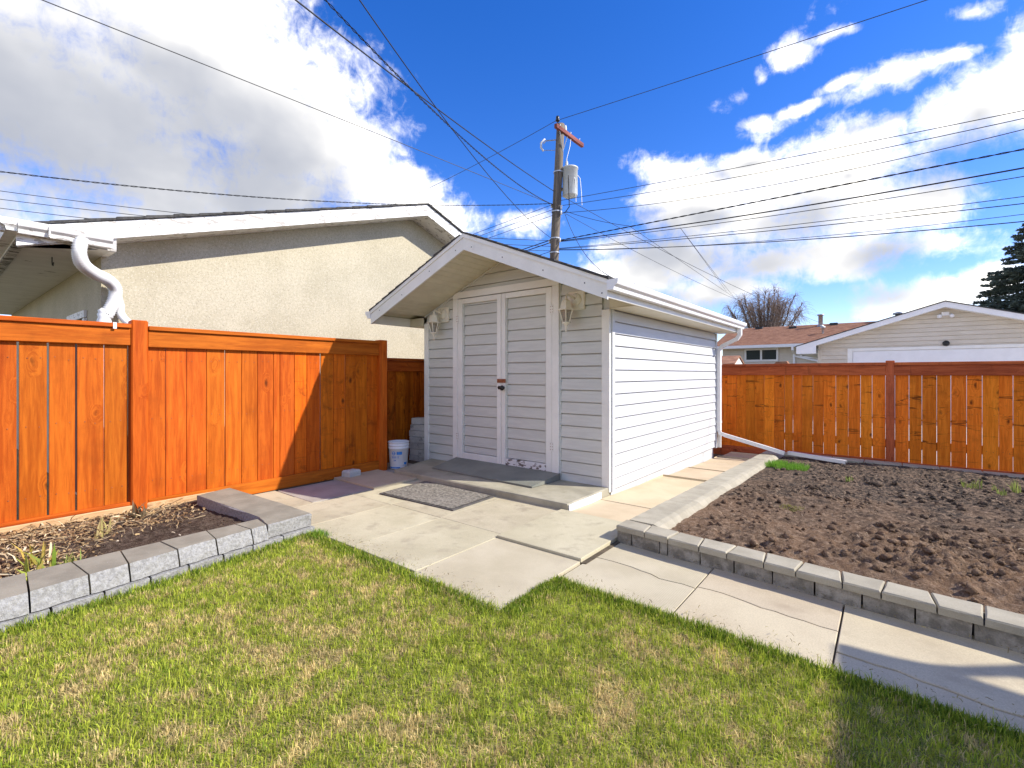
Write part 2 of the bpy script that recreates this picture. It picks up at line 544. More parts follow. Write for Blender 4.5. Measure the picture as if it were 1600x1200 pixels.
M['garage_paint'] = surf('old_white_paint', (0.72, 0.71, 0.68), (0.80, 0.79, 0.76), 3, 4, 0.55, fine=40, fine_amt=0.03, bump=0.15, vary=0.0, stretch=(2, 1, 3.2), dirt=(7, 0.555, 0.03, (0.34, 0.31, 0.27), 0.85))
M['soffit_worn'] = surf('peeling_soffit_paint', (0.60, 0.58, 0.53), (0.68, 0.66, 0.61), 3, 4, 0.6, fine=40, fine_amt=0.03, bump=0.15, vary=0.0, stretch=(2.5, 1, 1), dirt=(4, 0.64, 0.05, (0.12, 0.10, 0.08)))
M['eave_board_worn'] = surf('rotten_eave_paint', (0.50, 0.48, 0.44), (0.62, 0.60, 0.55), 3, 4, 0.6, fine=40, fine_amt=0.03, bump=0.2, vary=0.0, stretch=(2.5, 1, 1), dirt=(9, 0.48, 0.06, (0.05, 0.04, 0.03)))
M['stucco'] = surf('cream_pebble_stucco', (0.43, 0.385, 0.275), (0.50, 0.45, 0.33), 1.2, 5, 0.9, fine=38, fine_amt=0.18, bump=0.55, bdist=0.006, vary=0, rnd=False,
                   specks=[(52, 0.30, (0.54, 0.50, 0.39)), (50, 0.24, (0.32, 0.28, 0.20)), (66, 0.24, (0.37, 0.325, 0.235))], dirt=(0.9, 0.52, 0.3, (0.40, 0.355, 0.25), 0.6))
M['shingle_dark'] = surf('dark_asphalt_shingle', (0.035, 0.034, 0.033), (0.075, 0.072, 0.068), 20, 5, 0.9, fine=200, fine_amt=0.25, bump=0.5, vary=0.15)
M['slab'] = surf('paving_concrete', (0.44, 0.39, 0.26), (0.54, 0.485, 0.335), 2.2, 7, 0.85, lo=0.3, hi=0.7, fine=170, fine_amt=0.17, bump=0.35, bdist=0.002, vary=0.05, huevary=0.012,
                 dirt=(5.5, 0.50, 0.22, (0.36, 0.31, 0.215), 0.9))
M['slab_pink'] = surf('buff_path_concrete', (0.48, 0.40, 0.27), (0.56, 0.48, 0.33), 2.2, 7, 0.85, lo=0.3, hi=0.7, fine=170, fine_amt=0.17, bump=0.35, bdist=0.002, vary=0.04, huevary=0.012,
                      dirt=(5.0, 0.52, 0.24, (0.41, 0.335, 0.225), 0.85))
M['slab_dark'] = surf('dark_paving_concrete', (0.33, 0.30, 0.255), (0.41, 0.375, 0.32), 2.5, 7, 0.85, fine=230, fine_amt=0.10, bump=0.25, bdist=0.002, vary=0.03)
M['slab_tan'] = surf('tan_paving_concrete', (0.52, 0.41, 0.26), (0.62, 0.50, 0.33), 2.0, 7, 0.85, lo=0.3, hi=0.7, fine=230, fine_amt=0.10, bump=0.22, bdist=0.002, vary=0.06, huevary=0.01,
                     dirt=(5.5, 0.58, 0.3, (0.42, 0.31, 0.18), 0.7))
M['step'] = surf('mossy_step_concrete', (0.30, 0.275, 0.20), (0.42, 0.385, 0.285), 3.2, 7, 0.85, fine=180, fine_amt=0.12, bump=0.25, bdist=0.002, vary=0, dirt=(6, 0.52, 0.25, (0.27, 0.26, 0.17), 0.8))
M['ramp'] = surf('grey_painted_board', (0.19, 0.195, 0.165), (0.25, 0.255, 0.215), 2.5, 5, 0.6, fine=150, fine_amt=0.06, bump=0.1, vary=0)
M['mat'] = surf('grey_fibre_mat', (0.14, 0.128, 0.105), (0.27, 0.245, 0.205), 40, 5, 0.95, lo=0.42, hi=0.58, fine=300, fine_amt=0.3, bump=0.7, bdist=0.004, vary=0, dirt=(16, 0.6, 0.05, (0.06, 0.055, 0.05), 0.8))
M['mat_edge'] = surf('dark_rubber_edge', (0.07, 0.066, 0.06), (0.11, 0.10, 0.09), 20, 3, 0.8, vary=0)
M['block_grey'] = surf('grey_wall_block', (0.24, 0.22, 0.165), (0.315, 0.29, 0.22), 5, 6, 0.9, fine=170, fine_amt=0.12, bump=0.35, bdist=0.003, vary=0.05,
                       specks=[(60, 0.10, (0.44, 0.43, 0.41))])
M['block_split'] = surf('split_block_face', (0.26, 0.253, 0.235), (0.37, 0.365, 0.345), 55, 6, 0.95, lo=0.36, hi=0.66, fine=150, fine_amt=0.22, bump=0.9, bdist=0.012, vary=0.05,
                        dirt=(30, 0.60, 0.06, (0.15, 0.145, 0.135), 0.7))
M['block_tan'] = surf('tan_cap_block', (0.34, 0.305, 0.225), (0.42, 0.38, 0.285), 5, 6, 0.9, fine=170, fine_amt=0.13, bump=0.4, bdist=0.003, vary=0.05, specks=[(70, 0.09, (0.50, 0.47, 0.40))])
M['block_low'] = surf('weathered_base_block', (0.20, 0.18, 0.14), (0.38, 0.345, 0.28), 14, 6, 0.95, lo=0.38, hi=0.62, fine=150, fine_amt=0.2, bump=0.8, bdist=0.008, vary=0.10, dirt=(7, 0.56, 0.15, (0.14, 0.125, 0.09), 0.8))
M['paver'] = surf('pale_paver', (0.46, 0.45, 0.40), (0.58, 0.57, 0.52), 8, 6, 0.9, fine=120, fine_amt=0.15, bump=0.5, vary=0.08, dirt=(9, 0.55, 0.1, (0.2, 0.2, 0.18), 0.7))
M['bucket'] = surf('white_plastic', (0.74, 0.76, 0.78), (0.80, 0.81, 0.82), 4, 3, 0.35, fine=20, fine_amt=0.01, bump=0.02, vary=0)
M['blue'] = surf('blue_label_print', (0.03, 0.19, 0.56), (0.05, 0.24, 0.64), 10, 3, 0.4, fine=40, fine_amt=0.05, bump=0, vary=0)
M['black'] = surf('black_metal', (0.012, 0.012, 0.012), (0.02, 0.02, 0.02), 10, 3, 0.35, bump=0.05, vary=0)
M['rust'] = surf('rusty_hasp', (0.20, 0.06, 0.025), (0.36, 0.12, 0.05), 60, 5, 0.8, fine_amt=0.2, bump=0.4, vary=0)
M['lantern'] = surf('cream_painted_lantern', (0.74, 0.69, 0.56), (0.82, 0.78, 0.66), 9, 4, 0.55, fine=60, fine_amt=0.05, bump=0.15, vary=0, dirt=(14, 0.58, 0.2, (0.45, 0.40, 0.30)))
M['cable'] = surf('black_cable_sheath', (0.010, 0.010, 0.011), (0.018, 0.018, 0.018), 6, 2, 0.6, bump=0, vary=0)
M['wire'] = surf('weathered_wire', (0.03, 0.032, 0.036), (0.05, 0.05, 0.055), 6, 2, 0.6, bump=0, vary=0)
M['pole'] = surf('grey_pole_timber', (0.09, 0.075, 0.058), (0.20, 0.165, 0.125), 12, 6, 0.9, fine=90, fine_amt=0.15, bump=0.6, bdist=0.01, stretch=(1, 1, 0.06), vary=0, rnd=False, dirt=(3, 0.55, 0.1, (0.09, 0.06, 0.04), 0.8))
M['crossarm'] = surf('red_brown_crossarm', (0.14, 0.035, 0.026), (0.28, 0.09, 0.07), 10, 5, 0.85, fine=80, fine_amt=0.15, bump=0.4, stretch=(1, 0.1, 1), vary=0)
M['transformer'] = surf('pale_grey_enamel', (0.50, 0.53, 0.52), (0.58, 0.61, 0.60), 3, 4, 0.4, fine=30, fine_amt=0.02, bump=0.03, vary=0)
M['steel'] = surf('galvanised_steel', (0.36, 0.37, 0.38), (0.48, 0.49, 0.50), 9, 4, 0.45, metal=0.6, fine_amt=0.06, bump=0.1, vary=0)
M['ceramic'] = surf('glazed_insulator', (0.55, 0.56, 0.57), (0.65, 0.66, 0.67), 5, 2, 0.2, bump=0, vary=0)
M['cream_siding'] = surf('cream_vinyl_siding', (0.60, 0.54, 0.43), (0.66, 0.60, 0.49), 2, 3, 0.55, fine=30, fine_amt=0.015, bump=0.05, vary=0.02)
M['brown_roof'] = surf('brown_roof_shingle', (0.27, 0.125, 0.07), (0.42, 0.215, 0.125), 3.2, 7, 0.95, lo=0.36, hi=0.64, fine=22, fine_amt=0.2, bump=0.6, bdist=0.02, vary=0.06, stretch=(1, 2.2, 2.2), rnd=False)
M['alley'] = surf('pale_alley_concrete', (0.50, 0.47, 0.42), (0.60, 0.57, 0.52), 0.8, 6, 0.95, fine=30, fine_amt=0.12, bump=0.3, vary=0, rnd=False)
M['earth'] = surf('dry_turf_and_earth', (0.16, 0.14, 0.06), (0.24, 0.20, 0.10), 1.5, 6, 0.95, fine=30, fine_amt=0.2, bump=0.4, vary=0, rnd=False)
M['turf'] = surf('thatch_under_lawn', (0.17, 0.17, 0.04), (0.34, 0.28, 0.11), 9, 6, 0.95, lo=0.35, hi=0.65, fine=90, fine_amt=0.3, bump=0.6, bdist=0.01, vary=0, rnd=False)
M['joint'] = surf('sandy_joint_bed', (0.075, 0.058, 0.036), (0.13, 0.10, 0.065), 20, 5, 0.95, fine=90, fine_amt=0.3, bump=0.5, vary=0, rnd=False)
M['dark_inside'] = surf('dim_interior', (0.03, 0.03, 0.03), (0.05, 0.05, 0.045), 3, 3, 0.9, bump=0, vary=0)
M['bark'] = surf('grey_brown_bark', (0.09, 0.065, 0.05), (0.16, 0.125, 0.10), 8, 5, 0.95, bump=0.3, vary=0, rnd=False)
M['twig'] = surf('willow_twigs', (0.20, 0.145, 0.115), (0.32, 0.24, 0.19), 0.8, 4, 0.9, bump=0, vary=0, rnd=False)

def soil_mat(name, a, b, c, grad=None):
    m, T, bs = new_mat(name)
    tc = T.n('ShaderNodeTexCoord').outputs['Object']
    n = T.noise(tc, 3.0, 7, 0.65)
    n2 = T.noise(tc, 26, 6, 0.7)
    n3 = T.noise(tc, 130, 3, 0.7)
    k = T.ss(n, 0.36, 0.64)
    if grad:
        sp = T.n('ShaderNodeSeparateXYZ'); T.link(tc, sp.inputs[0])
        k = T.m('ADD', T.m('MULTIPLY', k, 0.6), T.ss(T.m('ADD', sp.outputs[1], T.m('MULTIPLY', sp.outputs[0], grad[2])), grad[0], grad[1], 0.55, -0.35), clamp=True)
    col = T.mix(k, a, b)
    col = T.mix(T.ss(n2, 0.42, 0.66, 0.0, 0.85), col, c)
    col = T.mix(1.0, col, T.m('MULTIPLY_ADD', n3, 1.7, 0.15), 'MULTIPLY')
    vo = T.voro(tc, 34)
    chip = T.m('MULTIPLY', T.m('LESS_THAN', vo.outputs['Distance'], 0.13), T.m('GREATER_THAN', T.m('FRACT', T.m('MULTIPLY', vo.outputs['Color'], 9.1)), 0.86))
    col = T.mix(chip, col, (0.34, 0.26, 0.17))
    finish(T, bs, col, 0.95, T.m('ADD', n2, T.m('MULTIPLY', n3, 0.6)), 0.9, 0.02, 0, 0.0)
    return m
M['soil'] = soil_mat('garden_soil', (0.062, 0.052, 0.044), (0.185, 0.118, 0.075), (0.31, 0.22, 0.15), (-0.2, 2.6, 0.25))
M['soil_dark'] = soil_mat('damp_bed_soil', (0.060, 0.043, 0.032), (0.105, 0.075, 0.055), (0.16, 0.12, 0.09))

def attr_mat(name, rough=0.7, trans=0.3, spec=0.25):
    m, T, bs = new_mat(name)
    a = T.n('ShaderNodeAttribute', attribute_name='col')
    T.link(a.outputs['Color'], bs.inputs['Base Color'])
    bs.inputs['Roughness'].default_value = rough
    bs.inputs['Specular IOR Level'].default_value = spec
    if trans:
        tr = T.n('ShaderNodeBsdfTranslucent')
        T.link(a.outputs['Color'], tr.inputs[0])
        mx = T.n('ShaderNodeMixShader')
        mx.inputs[0].default_value = trans
        out = [n for n in m.node_tree.nodes if n.type == 'OUTPUT_MATERIAL'][0]
        T.link(bs.outputs[0], mx.inputs[1]); T.link(tr.outputs[0], mx.inputs[2])
        T.link(mx.outputs[0], out.inputs[0])
    return m
M['blade'] = attr_mat('grass_blade')
M['litter'] = attr_mat('dead_leaf', 0.8, 0.15, 0.2)
M['needle'] = attr_mat('spruce_needle', 0.7, 0.1, 0.2)
def glass_mat(name, tint, rough=0.05, alpha=0.35):
    m, T, bs = new_mat(name)
    bs.inputs['Base Color'].default_value = (*tint, 1)
    bs.inputs['Roughness'].default_value = rough
    bs.inputs['Alpha'].default_value = alpha
    bs.inputs['Specular IOR Level'].default_value = 0.6
    return m
M['lamp_glass'] = glass_mat('dusty_lantern_glass', (0.30, 0.27, 0.20), 0.2, 0.5)
M['window_glass'] = glass_mat('dark_window_glass', (0.035, 0.045, 0.04), 0.04, 1.0)
def concrete_rib():
    """path concrete with fine drag lines across it"""
    m, T, bs = new_mat('ribbed_concrete')
    v, oi = coords(T)
    n = T.noise(v, 2.2, 7, 0.62)
    f = T.noise(v, 230, 3, 0.7)
    col = T.mix(T.ss(n, 0.3, 0.7), (0.465, 0.405, 0.275), (0.56, 0.495, 0.35))
    d = T.noise(v, 4.5, 6, 0.65)
    col = T.mix(T.ss(d, 0.57, 0.85, 0, 0.7), col, (0.42, 0.36, 0.27))
    col = T.mix(1.0, col, T.m('MULTIPLY_ADD', T.m('SUBTRACT', f, 0.5), 0.4, 1.0), 'MULTIPLY')
    tc = T.n('ShaderNodeTexCoord').outputs['Object']
    sp = T.n('ShaderNodeSeparateXYZ'); T.link(tc, sp.inputs[0])
    w = T.m('SINE', T.m('MULTIPLY', T.m('ADD', sp.outputs[0], T.m('MULTIPLY', T.noise(tc, 3, 2), 0.01)), 2 * math.pi / 0.011))
    col = T.mix(1.0, col, T.m('MULTIPLY_ADD', w, 0.035, 0.985), 'MULTIPLY')
    finish(T, bs, col, 0.85, T.m('ADD', T.m('MULTIPLY', w, 0.5), T.m('MULTIPLY', f, 0.4)), 0.35, 0.002, 0, 0.3)
    return m
M['slab_rib'] = concrete_rib()

# ------------------------------------------------------------------ setting: ground
g = obj('ground', mesh('ground', [(-400, -400, 0), (400, -400, 0), (400, 400, 0), (-400, 400, 0)], [(0, 1, 2, 3)]), M['earth'], None, (0, 0, -0.26))
tag(g, kind='structure')
a = obj('alley', mesh('alley', [(-60, 5.0, 0), (60, 5.0, 0), (60, 14.4, 0), (-60, 14.4, 0)], [(0, 1, 2, 3)]), M['alley'], None, (0, 0, -0.20))
tag(a, kind='structure')
YARD = MB()
V, F = prism([(-3.6, -14), (9, -14), (9, 4.9), (-3.6, 4.9)], 'z', -0.60, -0.25)
yard = tag(MB().add(V, F).build('yard_earth', M['joint'], None), kind='structure')

def stone(poly, z0, z1, bevel, mat, name, parent, rough=0.0, sub=1, mat2=None, tilt=(0, 0)):
    """a block from a plan outline: side rings, a bevel and a top; rough = how uneven the sides are"""
    n0 = len(poly)
    area = sum(poly[i][0] * poly[(i + 1) % n0][1] - poly[(i + 1) % n0][0] * poly[i][1] for i in range(n0))
    if area < 0:
        poly = poly[::-1]
    pts = []
    for i in range(n0):
        p, q = poly[i], poly[(i + 1) % n0]
        L = math.hypot(q[0] - p[0], q[1] - p[1])
        k = sub if (sub > 1 and L > 0.1) else 1
        for j in range(k):
            t = j / k
            pts.append((p[0] + (q[0] - p[0]) * t, p[1] + (q[1] - p[1]) * t))
    cx = sum(p[0] for p in pts) / len(pts); cy = sum(p[1] for p in pts) / len(pts)
    n = len(pts)
    zs = [z0, z1 - bevel] if not rough else [z0, z0 + (z1 - z0) * 0.45, z1 - bevel]
    V = []; F = []
    for li, z in enumerate(zs):
        for (x, y) in pts:
            d = math.hypot(x - cx, y - cy)
            r = random.uniform(-rough, rough * 0.4)
            V.append((x + (x - cx) / d * r - cx, y + (y - cy) / d * r - cy, z - z0 + (random.uniform(-rough, rough) * 0.5 if 0 < li else 0)))
    for (x, y) in pts:
        # inset along both neighbours' normals, approximated towards the inside
        d = math.hypot(x - cx, y - cy)
        b = bevel * 1.2
        V.append((x - (x - cx) / d * b - cx + random.uniform(-rough, rough) * 0.3, y - (y - cy) / d * b - cy + random.uniform(-rough, rough) * 0.3,
                  z1 - z0 + tilt[0] * (x - cx) + tilt[1] * (y - cy)))
    L = len(zs) + 1
    for l in range(L - 1):
        for i in range(n):
            j = (i + 1) % n
            F.append((l * n + i, l * n + j, (l + 1) * n + j, (l + 1) * n + i))
    F.append(tuple((L - 1) * n + i for i in range(n)))
    me = mesh(name, V, F)
    me.materials.append(mat)
    if mat2 is not None:
        me.materials.append(mat2)
        for p in me.polygons[:(L - 1) * n]:
            p.material_index = 1
    return obj(name, me, None, parent, (cx, cy, z0))

# ------------------------------------------------------------------ patio and paths
patio = tag(thing('patio', None, None, (0, 0, -0.05)), kind='structure')
def slab(x0, x1, y0, y1, mat='slab', z=0.0, parent=None, gap=0.002, jit=0.001):
    j = lambda: random.uniform(-jit, jit)
    poly = [(x0 + gap + j(), y0 + gap + j()), (x1 - gap + j(), y0 + gap + j()), (x1 - gap + j(), y1 - gap + j()), (x0 + gap + j(), y1 - gap + j())]
    return stone(poly, -0.05, z, 0.003, M[mat], 'slab', parent or patio, 0, 1, None, (random.uniform(-0.001, 0.001), random.uniform(-0.001, 0.001)))
slab(-2.77, -2.36, -2.50, -2.06, 'slab'); slab(-2.36, -2.0, -2.50, -1.98, 'slab')
slab(-2.72, -2.02, -2.06, -1.40, 'slab_dark', 0.004)
slab(-2.78, -2.0, -1.40, -0.80, 'slab_pink', 0.022)
slab(-2.0, -1.40, -2.47, -1.635); slab(-1.40, -0.735, -2.47, -1.625); slab(-0.735, -0.056, -2.47, -1.62, 'slab', 0.002)
slab(-0.056, 0.655, -2.52, -1.70, 'slab_rib', 0.0)
slab(-2.0, -1.40, -1.635, -0.80, 'slab', -0.002); slab(-1.40, -0.735, -1.625, -0.80); slab(-0.735, -0.056, -1.62, -0.80, 'slab', 0.001)
slab(-0.056, 0.66, -1.70, -0.82, 'slab', 0.018)
slab(-3.15, -2.0, -0.80, -0.2, 'slab_dark', -0.004); slab(-2.0, -1.2, -0.80, 0.0); slab(-1.2, -0.4, -0.80, 0.0); slab(-0.4, 0.0, -0.8, 0.0)
BACK = -0.031                            # fall of the ground towards the back fence, per metre
for (y0, y1, dz) in ((-0.82, -0.22, 0.004), (-0.22, 1.43, 0.006), (1.43, 2.37, -0.004), (2.37, 3.85, -0.006), (3.85, 4.66, -0.012)):
    z = BACK * ((y0 + y1) / 2 + 0.8) + dz
    stone([(0.004, y0 + 0.003), (0.685, y0 + 0.003), (0.685, y1 - 0.003), (0.004, y1 - 0.003)], -0.30, z, 0.004, M['slab_tan'], 'slab', patio, 0, 1, None, (0, BACK))
bed_ = MB()
V, F = prism([(-3.4, -2.49), (0.652, -2.49), (0.652, -1.7), (0.69, -1.69), (0.69, -0.83), (-0.02, -0.83), (-0.02, -0.03), (-3.4, -0.03)], 'z', -0.054, -0.007)
bed_.add(V, F).build('joint_sand', M['joint'], patio)
path = tag(thing('path', None, None, (2.4, -1.6, -0.05)), kind='structure')
def crack(x0, x1, ya, yb, seed, drift=0.03):
    rr = random.Random(seed)
    n = 11
    return [(x0 + (x1 - x0) * i / (n - 1), ya + (yb - ya) * i / (n - 1) + (rr.uniform(-0.012, 0.012) if 0 < i < n - 1 else 0) + drift * math.sin(i * 0.6)) for i in range(n)]
PATH = [(0.665, 1.345, -1.545, -1.597, 'slab_rib', -0.012), (1.355, 2.022, -1.587, -1.648, 'slab_pink', -0.006), (2.030, 2.72, -1.861, -1.925, 'slab_pink', -0.004),
        (2.728, 3.41, -1.90, -1.93, 'slab_pink', -0.006), (3.42, 4.1, -1.7, -1.75, 'slab', -0.004), (4.11, 4.8, -1.75, -1.7, 'slab_pink', -0.004), (4.81, 5.5, -1.75, -1.7, 'slab', -0.004)]
def wall_y(x):                         # outer foot of the right bed's front wall
    return -1.195 - 0.09 * (x - 0.66)
V, F = prism([(0.655, -1.97), (5.5, -2.07), (5.5, -1.3), (0.655, -1.16)], 'z', -0.054, -0.020)
MB().add(V, F).build('joint_sand', M['joint'], path)
for i, (x0, x1, ya, yb, mt, z) in enumerate(PATH):
    ck = crack(x0, x1, ya, yb, i + 5, 0.012)
    w = 0.003 if i != 2 else 0.006
    top = [(p[0], p[1] + w) for p in ck] + [(x1, wall_y(x1) + 0.06), (x0, wall_y(x0) + 0.06)]
    bot = [(x0, -1.995 - 0.022 * (x0 - 0.66)), (x1, -1.995 - 0.022 * (x1 - 0.66))] + [(p[0], p[1] - w) for p in ck[::-1]]
    stone(top, -0.05, z, 0.003, M[mt], 'slab', path)
    stone(bot, -0.05, z - 0.001, 0.003, M[mt], 'slab', path)

# ------------------------------------------------------------------ raised beds
rw = thing('retaining_wall', 'low tan block wall with overhanging caps edging the dug soil bed on the right', 'retaining wall', (0.8, -1.2, -0.02))
LOWX = [0.665, 0.781, 0.993, 1.048, 1.268, 1.474, 1.684, 1.893, 2.102, 2.31, 2.51]
while LOWX[-1] < 5.4:
    LOWX.append(LOWX[-1] + random.uniform(0.19, 0.215))
for x0, x1 in zip(LOWX, LOWX[1:]):
    stone([(x0 + 0.003, wall_y(x0)), (x1 - 0.003, wall_y(x1)), (x1 - 0.003, wall_y(x1) + 0.17), (x0 + 0.003, wall_y(x0) + 0.17)], -0.04, 0.077, 0.004, M['block_low'], 'block', rw, 0.004, 3)
CAPX = [0.662, 0.887, 1.057, 1.264, 1.433, 1.641, 1.803, 2.018, 2.179, 2.388, 2.544]
while CAPX[-1] < 5.4:
    CAPX.append(CAPX[-1] + (0.205 if len(CAPX) % 2 else 0.165))
for i, (x0, x1) in enumerate(zip(CAPX, CAPX[1:])):
    s = 0.018 if i % 2 else -0.018
    o = 0.018 + random.uniform(-0.004, 0.004)
    g_ = 0.003
    stone([(x0 + g_, wall_y(x0) - o), (x1 - g_, wall_y(x1) - o), (x1 - g_ + (s if i < len(CAPX) - 2 else 0), wall_y(x1) + 0.155), (x0 + g_ - (s if i else 0), wall_y(x0) + 0.155)],
          0.0775, 0.117 + random.uniform(-0.002, 0.002), 0.007, M['block_tan'], 'cap_block', rw, 0.0015, 2)
YS = [-1.03, -0.968, -0.815, -0.462, -0.269, -0.117, 0.199, 0.365, 0.514, 0.717, 0.876, 1.022, 1.148, 1.337, 1.469, 1.64, 1.84, 1.99, 2.19, 2.34, 2.55, 2.70, 2.90, 3.05, 3.25, 3.40]
YS = [-1.03, -0.90, -0.77, -0.58, -0.42, -0.25, -0.09, 0.10, 0.26, 0.45, 0.61, 0.80, 0.96, 1.148, 1.32, 1.49, 1.66, 1.84, 1.99, 2.19, 2.34, 2.55, 2.70, 2.90, 3.05, 3.25, 3.40, 3.60, 3.76, 3.96, 4.12, 4.30]
for i, (y0, y1) in enumerate(zip(YS, YS[1:])):
    s = 0.016 if i % 2 else -0.016
    x0, x1 = 0.682 - 0.006 * i * 0.3, 0.945 - 0.002 * i
    zc = BACK * ((y0 + y1) / 2 + 1.0)
    z1 = 0.117 + random.uniform(-0.002, 0.002)
    V = []
    ys0 = [y0 + 0.003, y0 + 0.003 - s * 0.4, y0 + 0.003 - s]
    poly = [(x0, y0 + 0.003), (x1, y0 + 0.003 - (s if i else 0)), (x1, y1 - 0.003 + s), (x0, y1 - 0.003)]
    # section across the cap: flat top, rounded nose towards the soil
    sec = [(0, -0.10), (0, z1 - 0.004), (0.004, z1), (x1 - x0 - 0.075, z1), (x1 - x0 - 0.035, z1 - 0.012), (x1 - x0 - 0.006, z1 - 0.042), (x1 - x0, z1 - 0.055), (x1 - x0, -0.10)]
    cx, cy = (x0 + x1) / 2, (y0 + y1) / 2
    for yy in (0, 1):
        for (u, z) in sec:
            t = u / (x1 - x0)
            ya = (poly[0][1] * (1 - t) + poly[1][1] * t) if yy == 0 else (poly[3][1] * (1 - t) + poly[2][1] * t)
            V.append((x0 + u - cx, ya - cy, z))
    n = len(sec)
    Fc = [tuple(range(n)), tuple(range(n, 2 * n))[::-1]] + [((k + 1) % n, k, n + k, n + (k + 1) % n) for k in range(n)]
    me = mesh('cap_block', V, Fc); me.materials.append(M['block_tan'])
    obj('cap_block', me, None, rw, (cx, cy, zc))
ed = thing('garden_edging', 'low concrete edging strip along the foot of the far red fence', 'edging', (2.5, 4.4, -0.2))
x = 0.69
while x < 6.5:
    L = 0.42 + random.uniform(-0.03, 0.03)
    y = 4.50 - 0.02 * (x - 0.7)
    stone([(x + 0.003, y - 0.24), (x + L - 0.003, y - 0.24), (x + L - 0.003, y), (x + 0.003, y)], -0.30, -0.066 - 0.004 * (x - 0.7), 0.008, M['block_tan'], 'edging_block', ed, 0.002, 2)
    x += L
x = 0.99

lw = thing('retaining_wall', 'grey split-face block wall with a wide corner edging the narrow bed by the left fence', 'retaining wall', (-1.2, -3.0, -0.02))
OY = [-2.475, -2.82, -2.93, -3.157, -3.375, -3.62, -3.795, -4.023, -4.25, -4.46, -4.70, -4.92, -5.16, -5.38, -5.6, -5.84, -6.05]
def lx(y):
    return -1.25 + 0.125 * (y + 2.5) * -1 * 1.0 if y > -4.1 else -1.05
for i in range(1, len(OY) - 1):
    y1, y0 = OY[i], OY[i + 1]
    s = 0.028 if i % 2 else -0.028
    g_ = 0.004
    off = random.uniform(-0.006, 0.006)
    poly = [(lx(y1) + off, y1 - g_), (lx(y0) + off, y0 + g_), (lx(y0) - 0.05 + off, y0 + g_), (-1.44, y0 + g_ - s * 0.8), (-1.44, y1 - g_ + s * 0.8), (lx(y1) - 0.05 + off, y1 - g_)]
    poly = [poly[0], poly[1], poly[3], poly[4]]
    zt = 0.135 + random.uniform(-0.003, 0.003)
    # rough face sloping in towards the top, clean top: five columns by four rows
    cx, cy = -1.25, (y0 + y1) / 2
    NC, NR = 7, 4
    V = []; F = []; mi = []
    for r in range(NR):
        z = 0.042 + (zt - 0.042) * r / (NR - 1)
        for c in range(NC):
            t = c / (NC - 1)
            yb = poly[1][1] + (poly[0][1] - poly[1][1]) * t
            xb = poly[1][0] + (poly[0][0] - poly[1][0]) * t
            edge = (c in (0, NC - 1))
            d = random.uniform(-0.010, 0.006) if not edge else random.uniform(-0.006, 0)
            d -= 0.045 * (r / (NR - 1)) ** 1.3
            if r == NR - 1:
                d = -0.045 + random.uniform(-0.006, 0.006)
            V.append((xb + d - cx, yb - cy, z + (random.uniform(-0.006, 0.006) if 0 < r < NR - 1 else 0)))
    for r in range(NR - 1):
        for c in range(NC - 1):
            b = r * NC + c
            F.append((b, b + 1, b + NC + 1, b + NC)); mi.append(1)
    b = len(V)
    V += [(poly[2][0] - cx, poly[2][1] - cy, 0.042), (poly[3][0] - cx, poly[3][1] - cy, 0.042), (poly[2][0] - cx, poly[2][1] - cy, zt), (poly[3][0] - cx, poly[3][1] - cy, zt)]
    topr = [(NR - 1) * NC + c for c in range(NC)]
    F.append(tuple(topr + [b + 3, b + 2])); mi.append(0)
    F.append((b, b + 2, b + 3, b + 1)[::-1]); mi.append(0)
    F.append(tuple([b] + [r * NC for r in range(NR)] + [b + 2])); mi.append(0)
    F.append(tuple(([b + 1] + [r * NC + NC - 1 for r in range(NR)] + [b + 3])[::-1])); mi.append(0)
    me = mesh('block', V, F); me.materials.append(M['block_grey']); me.materials.append(M['block_split'])
    me.polygons.foreach_set('material_index', mi)
    obj('block', me, None, lw, (cx, cy, 0))
# corner pieces and the return towards the fence
def rough_cap(poly, z0, z1, name='block'):
    return stone(poly, z0, z1, 0.008, M['block_grey'], name, lw, 0.007, 6, M['block_split'])
rough_cap([(-1.265, -2.478), (-1.235, -2.815), (-1.47, -2.775), (-2.58, -2.83), (-2.66, -2.54), (-1.74, -2.478)], 0.042, 0.136)
low = [-2.46, -2.72, -2.94, -3.13, -3.33, -3.53, -3.74, -3.95, -4.16, -4.38, -4.6, -4.82, -5.04, -5.3, -5.6, -6.0]
for y1, y0 in zip(low, low[1:]):
    stone([(lx(y1) + 0.016, y1 - 0.004), (lx(y0) + 0.016, y0 + 0.004), (-1.42, y0 + 0.004), (-1.42, y1 - 0.004)], -0.04, 0.036, 0.003, M['block_split'], 'block', lw, 0.005, 4)
for x1, x0 in ((-1.43, -1.80), (-1.80, -2.2), (-2.2, -2.64)):
    stone([(x1 - 0.004, -2.47), (x0 + 0.004, -2.47), (x0 + 0.004, -2.75), (x1 - 0.004, -2.75)], -0.04, 0.036, 0.003, M['block_split'], 'block', lw, 0.005, 3)

